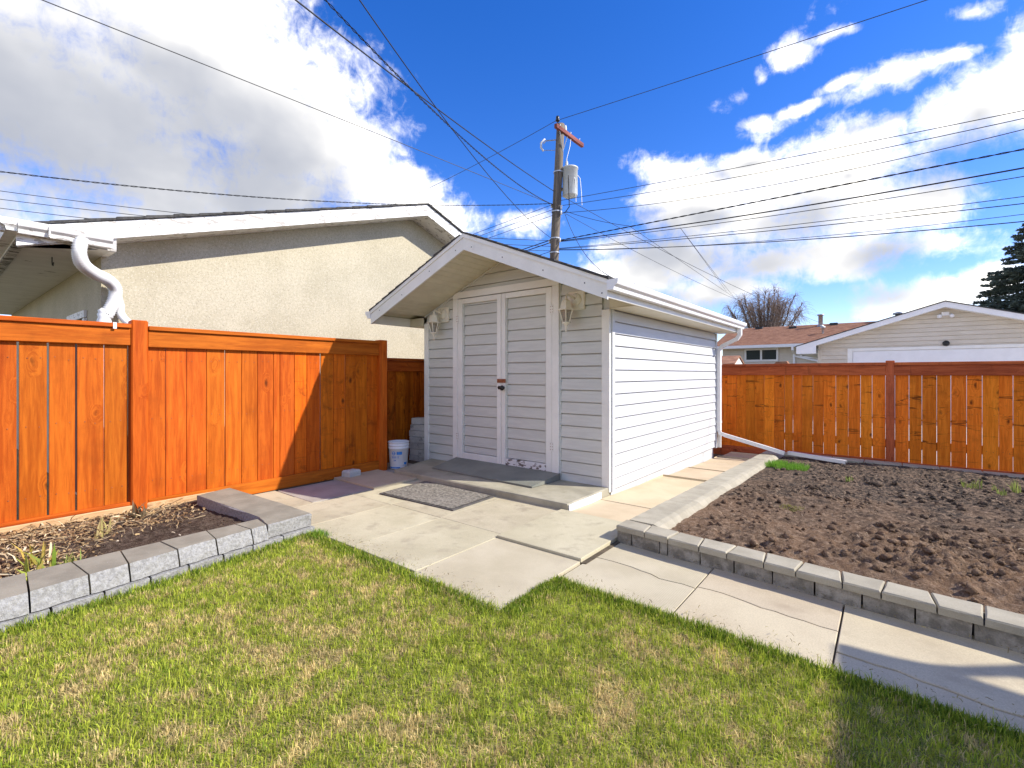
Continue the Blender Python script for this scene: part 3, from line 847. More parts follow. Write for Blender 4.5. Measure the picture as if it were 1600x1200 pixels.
# soil of the right bed, real relief
def soil_z(X, Y):
    base = 0.075 + 0.035 * np.clip((X - 1.0) / 1.2, 0, 1)
    big = (fbm(X * 1.3, Y * 1.3, 3) - 0.5) * 0.10
    r = fbm(X * 4.5 + 3, Y * 4.5 + 8, 5, 0.55)
    ridg = 1 - np.abs(2 * r - 1)
    cl = fbm(X * 17 + 31, Y * 17 + 2, 5, 0.75)
    near = np.clip((0.9 - Y) / 1.6, 0.25, 1)
    z = base + big + 0.045 * (ridg - 0.75) * (0.5 + near * 0.6) + 0.085 * (cl - 0.5) * (0.5 + 0.7 * near) * (0.5 + 2.7 * np.clip(fbm(X * 1.7 + 40, Y * 1.7, 3) - 0.38, 0, 0.5))
    edge = np.clip(np.minimum(np.minimum((X - 0.92) / 0.3, (Y - wall_y(X) - 0.10) / 0.3), (4.34 - Y) / 0.3), 0, 1)
    return 0.052 + (z - 0.052) * (0.25 + 0.75 * edge) - 0.165 * np.clip((Y + 0.6) / 4.9, 0, 1) - 0.03 * np.clip((X - 1.0) / 2.4, 0, 1.2) * np.clip((Y - 0.5) / 2.8, 0, 1)
xs = np.concatenate([np.arange(0.86, 3.6, 0.0125), np.arange(3.6, 6.5, 0.03)])
ys = np.concatenate([np.arange(-1.5, 1.2, 0.0125), np.arange(1.2, 4.42, 0.017)])
X, Y = np.meshgrid(xs, ys)
Y = np.maximum(Y, wall_y(X) + 0.07)
Z = soil_z(X, Y)
so = tag(obj('soil', grid_mesh('soil', X, Y, Z), M['soil'], None, (0, 0, 0)), kind='structure')
# loose clods lying on it
ICO_V = []
ph = (1 + 5 ** 0.5) / 2
ICO_V = np.array([(-1, ph, 0), (1, ph, 0), (-1, -ph, 0), (1, -ph, 0), (0, -1, ph), (0, 1, ph), (0, -1, -ph), (0, 1, -ph), (ph, 0, -1), (ph, 0, 1), (-ph, 0, -1), (-ph, 0, 1)]) / 1.9
ICO_F = np.array([(0, 11, 5), (0, 5, 1), (0, 1, 7), (0, 7, 10), (0, 10, 11), (1, 5, 9), (5, 11, 4), (11, 10, 2), (10, 7, 6), (7, 1, 8), (3, 9, 4), (3, 4, 2), (3, 2, 6), (3, 6, 8), (3, 8, 9), (4, 9, 5), (2, 4, 11), (6, 2, 10), (8, 6, 7), (9, 8, 1)])
def clods(n, xr, yr, zf, smin, smax, name, mat, pick=None):
    x = RNG.uniform(*xr, n); y = RNG.uniform(*yr, n)
    if pick is not None:
        k = RNG.random(n) < pick(x, y)
        x, y = x[k], y[k]; n = len(x)
    s = smin * (smax / smin) ** (RNG.random(n) ** 3.0)
    z = zf(x, y) + s * 0.25
    V = ICO_V[None] * (s[:, None, None] * RNG.uniform(0.65, 1.25, (n, 12, 1))) * np.array([1.0, 1.0, 0.75])
    a = RNG.uniform(0, 6.28, n)
    c, s_ = np.cos(a)[:, None], np.sin(a)[:, None]
    Vx = V[:, :, 0] * c - V[:, :, 1] * s_ + x[:, None]; Vy = V[:, :, 0] * s_ + V[:, :, 1] * c + y[:, None]; Vz = V[:, :, 2] + z[:, None]
    VV = np.stack([Vx, Vy, Vz], -1).reshape(-1, 3)
    FF = (ICO_F[None] + (np.arange(n) * 12)[:, None, None]).reshape(-1)
    me = np_mesh(name, VV, FF, np.full(n * 20, 3))
    me.polygons.foreach_set('use_smooth', np.ones(n * 20, dtype=bool))
    return tag(obj(name, me, mat, None), kind='stuff')
clods(20000, (0.98, 4.4), (-1.2, 4.2), soil_z, 0.0025, 0.036, 'soil_clods', M['soil'],
      lambda x, y: np.where(y > wall_y(x) + 0.2, np.clip(0.95 - 0.18 * (y + 1), 0.3, 1) * np.clip((fbm(x * 1.7 + 40, y * 1.7, 3) - 0.36) * 5, 0.3, 1), 0))
# soil of the left bed
def lsoil_z(X, Y):
    return 0.052 + 0.03 * (fbm(X * 2.2, Y * 2.2, 3) - 0.5) + 0.035 * (fbm(X * 14, Y * 14, 4, 0.6) - 0.5) + 0.0 * X
X, Y = np.meshgrid(np.arange(-2.80, -1.40, 0.012), np.arange(-6.2, -2.74, 0.012))
tag(obj('bed_soil', grid_mesh('bed_soil', X, Y, lsoil_z(X, Y)), M['soil_dark'], None), kind='structure')
clods(1500, (-2.5, -1.46), (-5.0, -2.85), lsoil_z, 0.003, 0.012, 'bed_crumbs', M['soil_dark'])

# ------------------------------------------------------------------ fences
def jitter(a):
    return random.uniform(-a, a)
fa = thing('fence', 'bright orange stained board fence standing behind the narrow left bed, tallest of the fences', 'fence', (-2.81, -3.0, 0))
BY = [-4.0, -3.91, -3.75, -3.59, -3.42, -3.265, -3.13, -3.0, -2.84, -2.68, -2.52, -2.37, -2.22, -2.06, -1.995, -1.84, -1.70, -1.54, -1.38, -1.23, -1.09, -0.93, -0.78]
BY = [-5.98 + 0.165 * i for i in range(12)] + [-4.075] + BY[1:]
GAP = {-3.91: .012, -3.75: .012, -3.59: .012, -2.52: .009, -1.84: .007, -1.70: .006, -1.54: .013, -1.38: .007, -1.23: .008}
for y0, y1 in zip(BY, BY[1:]):
    if y1 - y0 < 0.03:
        continue
    g1 = GAP.get(y1, 0.004) / 2; g0 = GAP.get(y0, 0.004) / 2
    box('board', -2.823 + jitter(.002), -2.803 + jitter(.0015), y0 + g0, y1 - g1, 0.09, 1.47, M['wood_blotchy'] if y0 > -1.9 else M['wood_z'], fa, 0.0025)
for (y0, y1) in ((-5.86, -3.255), (-3.135, -0.785)):
    zt = 1.592 if y0 < -5 else 1.583
    box('rail', -2.802, -2.765, y0, y1, zt - 0.143, zt, M['wood_y'], fa, 0.004)
    box('rail', -2.862, -2.825, y0, y1, zt - 0.143, zt, M['wood_y'], fa, 0.004)
    box('cap_rail', -2.878, -2.742, y0, y1, zt + 0.001, zt + 0.037, M['wood_y'], fa, 0.004)
    box('rail', -2.802, -2.764, y0, y1, 0.005 if y0 > -5 else 0.1055, 0.128 if y0 > -5 else 0.134, M['wood_y'], fa, 0.004)
box('kickboard', -2.801, -2.752, -5.9, -2.62, -0.04, 0.104, M['wood_raw'], fa, 0.006)
for (y, zt) in ((-5.92, 1.66), (-3.195, 1.665), (-0.725, 1.635)):
    p = box('post', -2.865, -2.75, y - 0.058, y + 0.058, -0.1, zt, M['wood_z'], fa, 0.010)
def nail_heads(pts, axis, name, parent):
    mb = MB()
    for p in pts:
        V, F = lathe([(0.0, 0.0015), (0.0042, 0.0012), (0.0042, 0.0)], 6)
        mb.add(V, F, p, Matrix.Rotation(rad(90), 4, axis))
    tag(mb.build(name, M['rust'], parent), kind='stuff')
nail_heads([(-2.8005, (a + b) / 2 + s + jitter(.008), z + jitter(.012)) for a, b in zip(BY, BY[1:]) if b - a > .1 for s in (-.035, .035) for z in (0.28, 0.82, 1.33)], 'Y', 'nails', fa)
# clothesline clip
m_ = box('clip', -2.745, -2.739, -3.375, -3.352, 1.58, 1.632, M['metal_white'], fa, 0.001)

fb = thing('fence', 'darker weathered lower fence run in the shade between the left fence and the shed', 'fence', (-3.21, 1.5, -0.05))
y = -0.62
random.seed(21)
while y < 4.75:
    w = random.uniform(0.132, 0.165)
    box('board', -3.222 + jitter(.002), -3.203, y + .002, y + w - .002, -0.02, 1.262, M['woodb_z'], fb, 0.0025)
    y += w
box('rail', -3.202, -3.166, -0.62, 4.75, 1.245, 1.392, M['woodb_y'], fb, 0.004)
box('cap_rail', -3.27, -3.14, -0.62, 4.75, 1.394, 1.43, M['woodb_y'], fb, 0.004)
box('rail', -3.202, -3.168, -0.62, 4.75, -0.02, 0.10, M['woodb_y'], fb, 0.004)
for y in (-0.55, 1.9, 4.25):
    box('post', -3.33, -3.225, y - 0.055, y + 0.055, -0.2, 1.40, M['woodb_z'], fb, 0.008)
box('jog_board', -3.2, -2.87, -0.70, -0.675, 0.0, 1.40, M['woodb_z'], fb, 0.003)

KF = (4.75 - CAM[1]) / (3.85 - CAM[1])
fc = thing('fence', 'knotty red-brown fence with slivers of light between its boards, behind the dug soil bed', 'fence', (2.2, 4.76, -0.2))
BX = [-0.10, 0.14, 0.28, 0.42, 0.55, 0.68, 0.82, 0.96, 1.07, 1.185, 1.325, 1.455, 1.605, 1.75, 1.89, 2.02, 2.165, 2.265, 2.41, 2.54, 2.685, 2.82, 2.965, 3.105, 3.25, 3.37]
while BX[-1] < 7.0:
    BX.append(BX[-1] + random.uniform(0.128, 0.146))
x = -0.10
while x > -3.1:
    x -= 0.14
    BX.insert(0, x)
BX = [CAM[0] + (b - CAM[0]) * KF for b in BX]
WIDE = [0.96, 1.07, 1.325, 1.605, 1.89, 2.02, 2.165, 2.41, 2.54, 2.685, 2.82, 2.965, 3.105, 3.37]
WIDE = [CAM[0] + (b - CAM[0]) * KF for b in WIDE]
for x0, x1 in zip(BX, BX[1:]):
    g0 = 0.0027 if x0 in WIDE else 0.0012
    g1 = 0.0027 if x1 in WIDE else 0.0012
    if 2.1 < (x0 + x1) / 2 < 2.25:
        continue
    box('board', x0 + g0, x1 - g1, 4.7520 + jitter(.002), 4.7720, -0.135 + jitter(.006), 1.215, M['woodr_z'], fc, 0.002, (0, jitter(.0018), 0))
for (x0, x1, z) in ((-3.1, 2.163, 1.340), (2.264, 7.6, 1.3385)):
    box('rail', x0, x1, 4.7150, 4.7510, z - 0.15, z, M['woodr_x'], fc, 0.004)
    box('cap_rail', x0, x1, 4.6850, 4.8250, z + 0.001, z + 0.044, M['woodr_x'], fc, 0.004)
    box('rail', x0, x1, 4.7735, 4.8100, 0.10, 0.22, M['woodr_x'], fc, 0.004)
box('kickboard', -3.1, 2.165, 4.7250, 4.7505, -0.26, -0.075, M['woodr_x'], fc, 0.004)
box('kickboard', 2.265, 7.6, 4.7250, 4.7505, -0.26, -0.095, M['woodr_x'], fc, 0.004)
for x in (2.214, 4.65, 6.95, -0.25):
    box('post', x - 0.054, x + 0.054, 4.7120, 4.8100, -0.3, 1.411, M['woodr_post'], fc, 0.008)

nail_heads([((a + b) / 2 + s + jitter(.008), 4.7505, z + jitter(.01)) for a, b in zip(BX, BX[1:]) for s in (-.03, .03) for z in (0.15, 0.65)], 'X', 'nails', fc)
# ------------------------------------------------------------------ the shed
sh = thing('garden_shed', 'small pale vinyl-sided shed with white double doors under a front gable', 'shed', (-1.39, 1.85, 0))
RX, RZ, SL = -1.40, 2.745, 0.412          # ridge and pitch
EX0, EX1 = -3.09, 0.32                     # eaves
FY, BYK = -0.68, 3.86                      # front and back of the roof
def roof_z(x):
    return RZ - SL * abs(x - RX)
SH = 0.127
def lap(name, poly_cols, z0, z1, place, mat, parent, clipper=None, lip=0.013):
    """one lapped siding plank: outline in (u,z), leaning out to its lower edge"""
    if z1 - z0 > 0.05:
        z0 = z0 + 0.007                     # the open lap below the plank
        z1 = z1 - 0.005
    poly = [(poly_cols[0], z0), (poly_cols[1], z0), (poly_cols[1], z1), (poly_cols[0], z1)]
    for c in (clipper or []):
        poly = clip(poly, *c)
    if len(poly) < 3:
        return None
    n = len(poly)
    out = lambda z: 0.014 + lip * min(1.0, max(0.0, (z1 - z) / (z1 - z0)))
    V = [place(u, out(z), z) for u, z in poly] + [place(u, 0.0, z) for u, z in poly]
    a, b, c = (Vector(V[i]) for i in range(3))
    cen_f = sum((Vector(v) for v in V[:n]), Vector()) / n
    cen_b = sum((Vector(v) for v in V[n:]), Vector()) / n
    F = [tuple(range(n)), tuple(range(n, 2 * n))[::-1]] + [((i + 1) % n, i, n + i, n + (i + 1) % n) for i in range(n)]
    if (b - a).cross(c - a).dot(cen_f - cen_b) < 0:
        F = [f[::-1] for f in F]
    return MB().add(V, F).build(name, mat, parent)
front = lambda y: (lambda u, o, z: (u, y - o, z))
zk = [1.208 - (k - 2.64) * SH for k in range(-10, 14)]        # lower edges of the front courses, top down
UND = 0.185
slope_clip = [(-SL, 1.0, RZ - UND - SL * RX * 1.0), ]
# z <= RZ-UND-SL*|x-RX|  as two half planes
slope_clip = [(SL, 1.0, RZ - UND + SL * RX), (-SL, 1.0, RZ - UND - SL * RX)]
# backing walls
def wall_panel(name, poly, axis, a0, a1, mat):
    return pris(name, poly, axis, a0, a1, mat, sh)
gable = [(-2.775, 0.02), (-0.005, 0.02), (-0.005, roof_z(-0.005) - 0.16), (RX, RZ - 0.16), (-2.775, roof_z(-2.775) - 0.16)]
wall_panel('front_wall', gable, 'y', 0.004, 0.06, M['vinyl_front'])
wall_panel('back_wall', gable, 'y', 3.63, 3.695, M['vinyl'])
box('side_wall', -0.06, -0.006, 0.062, 3.628, 0.02, 1.95, M['vinyl'], sh, 0.002)
box('side_wall', -2.775, -2.72, 0.062, 3.628, 0.02, 1.95, M['vinyl'], sh, 0.002)
zz = zk + [0.022]
for z1, z0 in zip(zk, zk[1:] + [0.022]):
    z0c = max(z0, 0.03)
    if z1 - z0c < 0.02:
        continue
    if z0c < 2.24:
        lap('siding_plank', (-2.705, -2.228), z0c, z1, front(0.0), M['vinyl_front'], sh, slope_clip)
        lap('siding_plank', (-0.568, -0.078), z0c, z1, front(0.0), M['vinyl_front'], sh, slope_clip)
    if z0c > 2.24:
        lap('siding_plank', (-2.72, -0.07), z0c, z1, front(0.0), M['vinyl_front'], sh, slope_clip)
    elif z1 > 2.26:
        lap('siding_plank', (-2.225, -0.571), 2.258, z1, front(0.0), M['vinyl_front'], sh, slope_clip, 0.005)
# J-trims beside the door, corner posts
box('corner_trim', -0.077, 0.012, -0.033, 0.0, 0.015, 1.862, M['trim'], sh, 0.003)
box('corner_trim', -0.006, 0.028, 0.0015, 0.06, 0.015, 1.862, M['vinyl'], sh, 0.003)
box('corner_trim', -2.79, -2.705, -0.033, 0.0, 0.015, 1.90, M['trim'], sh, 0.003)
box('corner_trim', -0.006, 0.028, 3.64, 3.705, 0.015, 1.862, M['vinyl'], sh, 0.003)
for x0 in (-2.228, -0.583):
    box('channel_trim', x0, x0 + 0.014, -0.028, 0.0, 0.05, 2.24, M['vinyl_front'], sh, 0.002)
# side planks
zs_ = [1.248 + (4 - k) * 0.1233 for k in range(0, 15)]
side = lambda u, o, z: (-0.004 + o, u, z)
zs_ = [1.8575] + zs_
for z1, z0 in zip(zs_, zs_[1:] + [0.022]):
    z0 = max(z0, 0.034)
    if z1 - z0 > 0.02:
        lap('siding_plank', (0.062, 3.64), z0, z1, side, M['vinyl'], sh)
sideL = lambda u, o, z: (-2.776 - o, u, z)
for z1, z0 in zip(zs_, zs_[1:] + [0.022]):
    z0 = max(z0, 0.034)
    if z1 - z0 > 0.02:
        lap('siding_plank', (0.0, 3.66), z0, z1, sideL, M['vinyl'], sh)
backp = lambda u, o, z: (u, 3.696 + o, z)
for z1, z0 in zip(zk, zk[1:] + [0.022]):
    z0 = max(z0, 0.034)
    if z1 - z0 > 0.02:
        lap('siding_plank', (-2.77, -0.01), z0, z1, backp, M['vinyl'], sh, slope_clip)
# skirting boards under the side wall
y = 0.03
for w in (0.62, 0.28, 0.95, 0.42, 0.80, 0.50):
    box('skirting', -0.03, -0.008, y + 0.003, y + w - 0.003, -0.26, 0.03, M['vinyl'], sh, 0.002)
    y += w
# doors
dz0, dz1 = 0.135, 2.165
frame_mat = M['trim']
for (x0, x1) in ((-2.214, -2.100), (-0.700, -0.583)):
    pass
box('door_jamb', -2.214, -2.128, -0.050, 0.003, 0.09, 2.175, frame_mat, sh, 0.004)
box('door_jamb', -0.672, -0.584, -0.050, 0.003, 0.08, 2.175, frame_mat, sh, 0.004)
# header with a clipped left corner under the soffit
pris('door_header', [(-2.214, 2.1755), (-0.584, 2.1755), (-0.584, 2.256), (-2.13, 2.256), (-2.19, 2.235), (-2.214, 2.20)], 'y', -0.050, 0.003, frame_mat, sh)
def door(x0, x1, label, worn, hinge_x, hinge_at):
    d = link(bpy.data.objects.new('door', None), sh, ((x0 + x1) / 2, -0.02, dz0))
    if label:
        d['label'] = label
    wL, wR = (0.078, 0.062) if hinge_at == 'L' else (0.062, 0.078)
    f0, f1 = -0.046, -0.002
    box('stile', x0, x0 + wL, f0, f1, dz0, dz1, frame_mat, d, 0.003)
    box('stile', x1 - wR, x1, f0, f1, dz0, dz1, frame_mat, d, 0.003)
    box('top_rail', x0 + wL + .001, x1 - wR - .001, f0 + .001, f1, dz1 - 0.062, dz1, frame_mat, d, 0.003)
    box('bottom_rail', x0 + wL + .001, x1 - wR - .001, f0 + .001, f1, dz0, dz0 + 0.078, M['trim_worn'] if worn else frame_mat, d, 0.003)
    a, b = x0 + wL + .001, x1 - wR - .001
    box('edge_strip', a, a + 0.016, f0 + .014, f1, dz0 + .079, dz1 - .063, M['vinyl_front'], d, 0.002)
    box('edge_strip', b - 0.016, b, f0 + .014, f1, dz0 + .079, dz1 - .063, M['vinyl_front'], d, 0.002)
    z = dz0 + 0.079
    first = 0.085 if x0 < -1.8 else 0.108
    top = dz1 - 0.063
    hts = [first]
    while z < top - 0.01:
        h = hts[0] if z < dz0 + 0.08 else SH
        z1 = min(z + h, top)
        lap('siding_plank', (a + 0.0165, b - 0.0165), z, z1, front(f1 + 0.004), M['vinyl_front'], d, None, 0.011)
        z = z1
    for hz in (0.36, 1.86):
        mb = MB().box(hinge_x - 0.022, hinge_x + 0.022, -0.0545, -0.0505, hz - 0.045 + dz0 - .08, hz + 0.045 + dz0 - .08, 0.001)
        hh = mb.build('hinge', M['trim'], d)
        s = MB()
        for q in (-0.03, 0.0, 0.03):
            for u in (-0.012, 0.012):
                V, F = lathe([(0.0042, 0), (0.0042, 0.002)], 7, True)
                s.add(V, F, (hinge_x + u, -0.0555, hz + dz0 - .08 + q), Matrix.Rotation(rad(90), 4, 'X'))
        tag(s.build('screws', M['rust'], d), kind='stuff')
    return d
dl = door(-2.124, -1.403, None, False, -2.126, 'L')
dr = door(-1.397, -0.676, 'right door with badly peeling paint along its bottom rail', True, -0.674, 'R')
box('hasp', -1.455, -1.325, -0.056, -0.046, 1.105, 1.150, M['rust'], dr, 0.002)
V, F = lathe([(0.006, 0), (0.012, 0.0), (0.012, 0.02), (0.028, 0.028), (0.032, 0.042), (0.026, 0.056), (0.0, 0.060)], 18)
MB().add(V, F, (-1.352, -0.046, 1.045), Matrix.Rotation(rad(90), 4, 'X')).build('door_knob', M['black'], dr, True)
V, F = lathe([(0.0, 0.0), (0.021, 0.0), (0.021, 0.006), (0.0, 0.008)], 18)
MB().add(V, F, (-1.428, -0.046, 1.047), Matrix.Rotation(rad(90), 4, 'X')).build('lock_plate', M['black'], dl)

# roof: deck, soffits, fascias
def roof_side(sgn):
    ex = EX1 if sgn > 0 else EX0
    a = (RX, RZ - 0.012); b = (ex, roof_z(ex) - 0.012)
    poly = [a, b, (b[0], b[1] - 0.05), (a[0], a[1] - 0.05)]
    return pris('roof_deck', poly, 'y', FY + 0.022, BYK - 0.022, M['soffit'], sh)
roof_side(1); roof_side(-1)
nrm = math.sqrt(1 + SL * SL)
for sgn in (1, -1):
    ex = EX1 if sgn > 0 else EX0
    L = abs(ex - RX) * nrm
    s = 0.0
    k = 0
    while s < L + 0.02:
        # one course of shingles, overlapping the one below, with a ragged front edge
        u0 = max(L + 0.022 - s - 0.15, 0); u1 = L + 0.022 - s
        if u1 < 0.05:
            break
        x_ = lambda u: RX + sgn * u / nrm
        z_ = lambda u: RZ - SL * u / nrm
        yy = FY - 0.016 + random.uniform(-0.006, 0.004)
        lft = 0.016 + random.uniform(0, 0.005)
        poly = [(x_(u1), z_(u1) - 0.011), (x_(u1), z_(u1) + lft - 0.004), (x_(u0), z_(u0) + 0.004), (x_(u0), z_(u0) - 0.011)]
        pris('shingle_course', poly, 'y', yy, BYK + 0.016, M['shingle_dark'], sh)
        s += 0.15
    # rake fascia, front: the wide board and the narrow strip over it
    for (y0, y1) in ((FY, FY + 0.02), (BYK - 0.02, BYK)):
        a = (RX, RZ - 0.055); b = (ex, roof_z(ex) - 0.055)
        pris('fascia', [a, b, (b[0], b[1] - 0.132), (a[0], a[1] - 0.132)], 'y', y0, y1, M['trim'], sh)
        e = 0.004 if y0 < 0 else -0.004
        a = (RX, RZ - 0.012); b = (ex, roof_z(ex) - 0.012)
        pris('fascia_strip', [a, b, (b[0], b[1] - 0.0425), (a[0], a[1] - 0.0425)], 'y', y0 - e - (0.006 if y0 < 0 else 0), y1 - (e if y0 < 0 else -0.01), M['trim'], sh)
    # rake soffit planks, ribbed
    n = 17
    for i in range(n):
        u0 = 0.01 + (L - 0.30 * nrm - 0.01) * i / n; u1 = 0.01 + (L - 0.30 * nrm - 0.01) * (i + 1) / n
        V = []
        mb = MB()
        zo = 0.170
        pts = [(u0 + 0.001, 0.0), (u0 + 0.006, 0.006), (u1 - 0.006, 0.006), (u1 - 0.001, 0.0)]
        poly = [(RX + sgn * u / nrm, RZ - SL * u / nrm - zo - h) for u, h in pts] + [(RX + sgn * u1 / nrm, RZ - SL * u1 / nrm - zo + 0.008), (RX + sgn * u0 / nrm, RZ - SL * u0 / nrm - zo + 0.008)]
        pris('soffit_plank', poly, 'y', FY + 0.0205, -0.020, M['soffit'], sh)
    # trim where the soffit meets the wall
    uA, uB = 0.0, L - 0.31 * nrm
    pris('soffit_trim', [(RX + sgn * u / nrm, RZ - SL * u / nrm - zz_) for u, zz_ in ((uA, 0.178), (uB, 0.178), (uB, 0.196), (uA, 0.196))], 'y', -0.034, -0.0195, M['vinyl_front'], sh)
    # eave: fascia, flat soffit and boxed end
    zf = roof_z(ex)
    x0, x1 = (ex - 0.02, ex - 0.001) if sgn > 0 else (ex + 0.001, ex + 0.02)
    box('fascia', x0, x1, FY + 0.021, BYK - 0.021, 1.868, zf - 0.064, M['trim'], sh, 0.002)
    xa, xb = (0.016, ex - 0.021) if sgn > 0 else (ex + 0.021, -2.794)
    box('eave_soffit', min(xa, xb), max(xa, xb), -0.045, BYK - 0.0215, 1.866, 1.876, M['soffit'], sh, 0.002)
    tri = [(xa, 1.877), (xb, 1.877), (xb, roof_z(xb) - 0.19), (xa, roof_z(xa) - 0.19)]
    box('boxed_end', min(xa, xb), max(xa, xb), -0.044, -0.03, 1.878, roof_z(max(xa, xb) if sgn < 0 else min(xa, xb)) - 0.19, M['soffit'], sh, 0.002)
nails = MB()
for x in (-2.9, -2.45, -1.95, -1.52, -1.28, -0.85, -0.35, 0.1, 0.27):
    V, F = lathe([(0.0, 0.003), (0.006, 0.003), (0.006, 0.0)], 6)
    nails.add(V, F, (x, FY - 0.0005, roof_z(x) - 0.12 + random.uniform(-0.03, 0.03)), Matrix.Rotation(rad(90), 4, 'X'))
tag(nails.build('fascia_nails', M['black'], sh), kind='stuff')
# gutters: open ogee section along each eave
def gutter(x_in, sgn, y0, y1, z_top, name, mat, parent, axis='y'):
    sec = [(0, 0), (0.004, 0), (0.004, -0.085), (0.058, -0.085), (0.066, -0.055), (0.090, -0.038), (0.100, -0.016), (0.100, 0.0), (0.088, 0.0), (0.088, 0.004), (0.104, 0.004), (0.104, -0.018), (0.094, -0.042), (0.069, -0.060), (0.062, -0.089), (0, -0.089)]
    V = []; n = len(sec)
    for yy in (y0, y1):
        for u, w in sec:
            V.append((x_in + sgn * u, yy, z_top + w))
    F = [(i, (i + 1) % n, n + (i + 1) % n, n + i) for i in range(n)]
    mb = MB().add(V, F)
    lip = [(0, 0), (0, -0.089), (0.062, -0.089), (0.069, -0.060), (0.094, -0.042), (0.104, -0.018), (0.104, 0.004)]
    for yy, e in ((y0, -0.003), (y1, 0.003)):
        P, Fp = prism([(x_in + sgn * u, z_top + w) for u, w in lip], 'y', min(yy, yy + e), max(yy, yy + e))
        mb.add(P, Fp)
    return mb.build(name, mat, parent)
zg = roof_z(EX1) - 0.022
gt = gutter(EX1 + 0.0015, 1, FY - 0.01, BYK + 0.03, zg, 'gutter', M['metal_white'], sh)
gutter(EX0 - 0.0015, -1, FY - 0.01, BYK + 0.03, roof_z(EX0) - 0.022, 'gutter', M['metal_white'], sh)
for y in (0.3, 1.5, 2.7, 3.5):
    box('gutter_strap', EX1 + 0.004, EX1 + 0.098, y, y + 0.022, zg + 0.006, zg + 0.010, M['metal_white'], gt, 0.001)
# downspout: outlet, elbow back to the wall, drop, and the long angled extension
def rect_tube(pts, w, d, name, mat, parent, side=(0, 1, 0)):
    pts = [Vector(p) for p in pts]
    V = []; F = []
    for i, p in enumerate(pts):
        t = (pts[min(i + 1, len(pts) - 1)] - pts[max(i - 1, 0)]).normalized()
        s = Vector(side)
        s = (s - t * s.dot(t)).normalized()
        u = t.cross(s).normalized()
        for a, b in ((-1, -1), (1, -1), (1, 1), (-1, 1)):
            V.append(tuple(p + s * (a * w / 2) + u * (b * d / 2)))
    for i in range(len(pts) - 1):
        for k in range(4):
            k2 = (k + 1) % 4
            F.append((i * 4 + k, (i + 1) * 4 + k, (i + 1) * 4 + k2, i * 4 + k2))
    me = MB().add(V, F)
    return me.build(name, mat, parent)
xg = EX1 + 0.045
dsp = rect_tube([(xg, 3.70, zg - 0.085), (xg, 3.70, zg - 0.19), (xg - 0.04, 3.70, zg - 0.25), (0.10, 3.70, zg - 0.36), (0.057, 3.70, zg - 0.43), (0.057, 3.70, 0.30)], 0.075, 0.055, 'downspout', M['metal_white'], sh)
rect_tube([(0.057, 3.70, 0.305), (0.075, 3.69, 0.255), (0.16, 3.70, 0.225), (0.95, 3.88, 0.0)], 0.07, 0.055, 'downspout_extension', M['metal_white'], dsp, (-0.2, 0.98, 0))
rect_tube([(0.05, 3.745, 0.02), (0.05, 3.745, 0.30)], 0.03, 0.05, 'downspout_stub', M['metal_white'], dsp)
for z in (0.42, 1.35):
    box('pipe_strap', 0.028, 0.088, 3.655, 3.745, z, z + 0.03, M['metal_white'], dsp, 0.001)

# ------------------------------------------------------------------ things on and around the shed
st = tag(obj('doorstep', None or mesh('doorstep', *[l for l in (lambda P: P)(prism([(-2.42, -0.805), (0.006, -0.80), (0.004, -0.215), (-0.20, -0.02), (-2.62, -0.02)], 'z', -0.04, 0.050))]), M['step'], None, (0, 0, 0)),
         'wide mossy concrete doorstep slab in front of the white double doors', 'doorstep')
bpy.data.objects.remove(st)
st = thing('doorstep', 'wide mossy concrete doorstep slab in front of the white double doors', 'doorstep', (-1.2, -0.4, -0.04))
stone([(-2.43, -0.812), (0.002, -0.805), (0.002, -0.022), (-2.66, -0.022)], -0.04, 0.064, 0.010, M['step'], 'slab', st, 0.002, 9)
y = -0.80
for w in (0.26, 0.235, 0.10):
    box('end_tile', 0.004, 0.016, y + 0.003, y + w - 0.003, -0.01, 0.056, M['metal_white'], st, 0.002)
    y += w
rb = thing('ramp_board', 'grey painted sloping ramp board leading up to the shed doors', 'ramp', (-1.35, -0.25, 0.066))
V = [(-2.10, -0.50, 0.068), (-0.585, -0.535, 0.068), (-0.565, -0.046, 0.068), (-2.15, -0.046, 0.068),
     (-2.10, -0.50, 0.082), (-0.585, -0.535, 0.082), (-0.565, -0.046, 0.136), (-2.15, -0.046, 0.140)]
MB().add(V, [(0, 3, 2, 1), (4, 5, 6, 7), (0, 1, 5, 4), (1, 2, 6, 5), (2, 3, 7, 6), (3, 0, 4, 7)]).build('board', M['ramp'], rb)
dm = thing('doormat', 'worn grey fibre doormat with dark rubber border lying askew on the patio', 'doormat', (-1.3, -1.15, 0))
q = [(-1.80, -1.475), (-0.79, -1.43), (-0.815, -0.838), (-1.86, -0.822)]
def lerp(p, c, t):
    return (p[0] + (c[0] - p[0]) * t, p[1] + (c[1] - p[1]) * t)
def lattice(q, n, m, zf, name, mat, parent, i0=0.0):
    V = []
    for j in range(m + 1):
        for i in range(n + 1):
            u = i0 + (1 - 2 * i0) * i / n; v = i0 + (1 - 2 * i0) * j / m
            a = lerp(q[0], q[1], u); b = lerp(q[3], q[2], u)
            p = lerp(a, b, v)
            V.append((p[0], p[1], zf(p[0], p[1])))
    F = [(j * (n + 1) + i, j * (n + 1) + i + 1, (j + 1) * (n + 1) + i + 1, (j + 1) * (n + 1) + i) for j in range(m) for i in range(n)]
    return MB().add(V, F).build(name, mat, parent)
cen = (-1.32, -1.14)
stone(q, 0.001, 0.010, 0.003, M['mat_edge'], 'border', dm)
lattice(q, 60, 36, lambda x, y: 0.0125 + 0.004 * float(fbm(np.array([x * 30]), np.array([y * 30]), 3)[0]), 'pile', M['mat'], dm, 0.035)

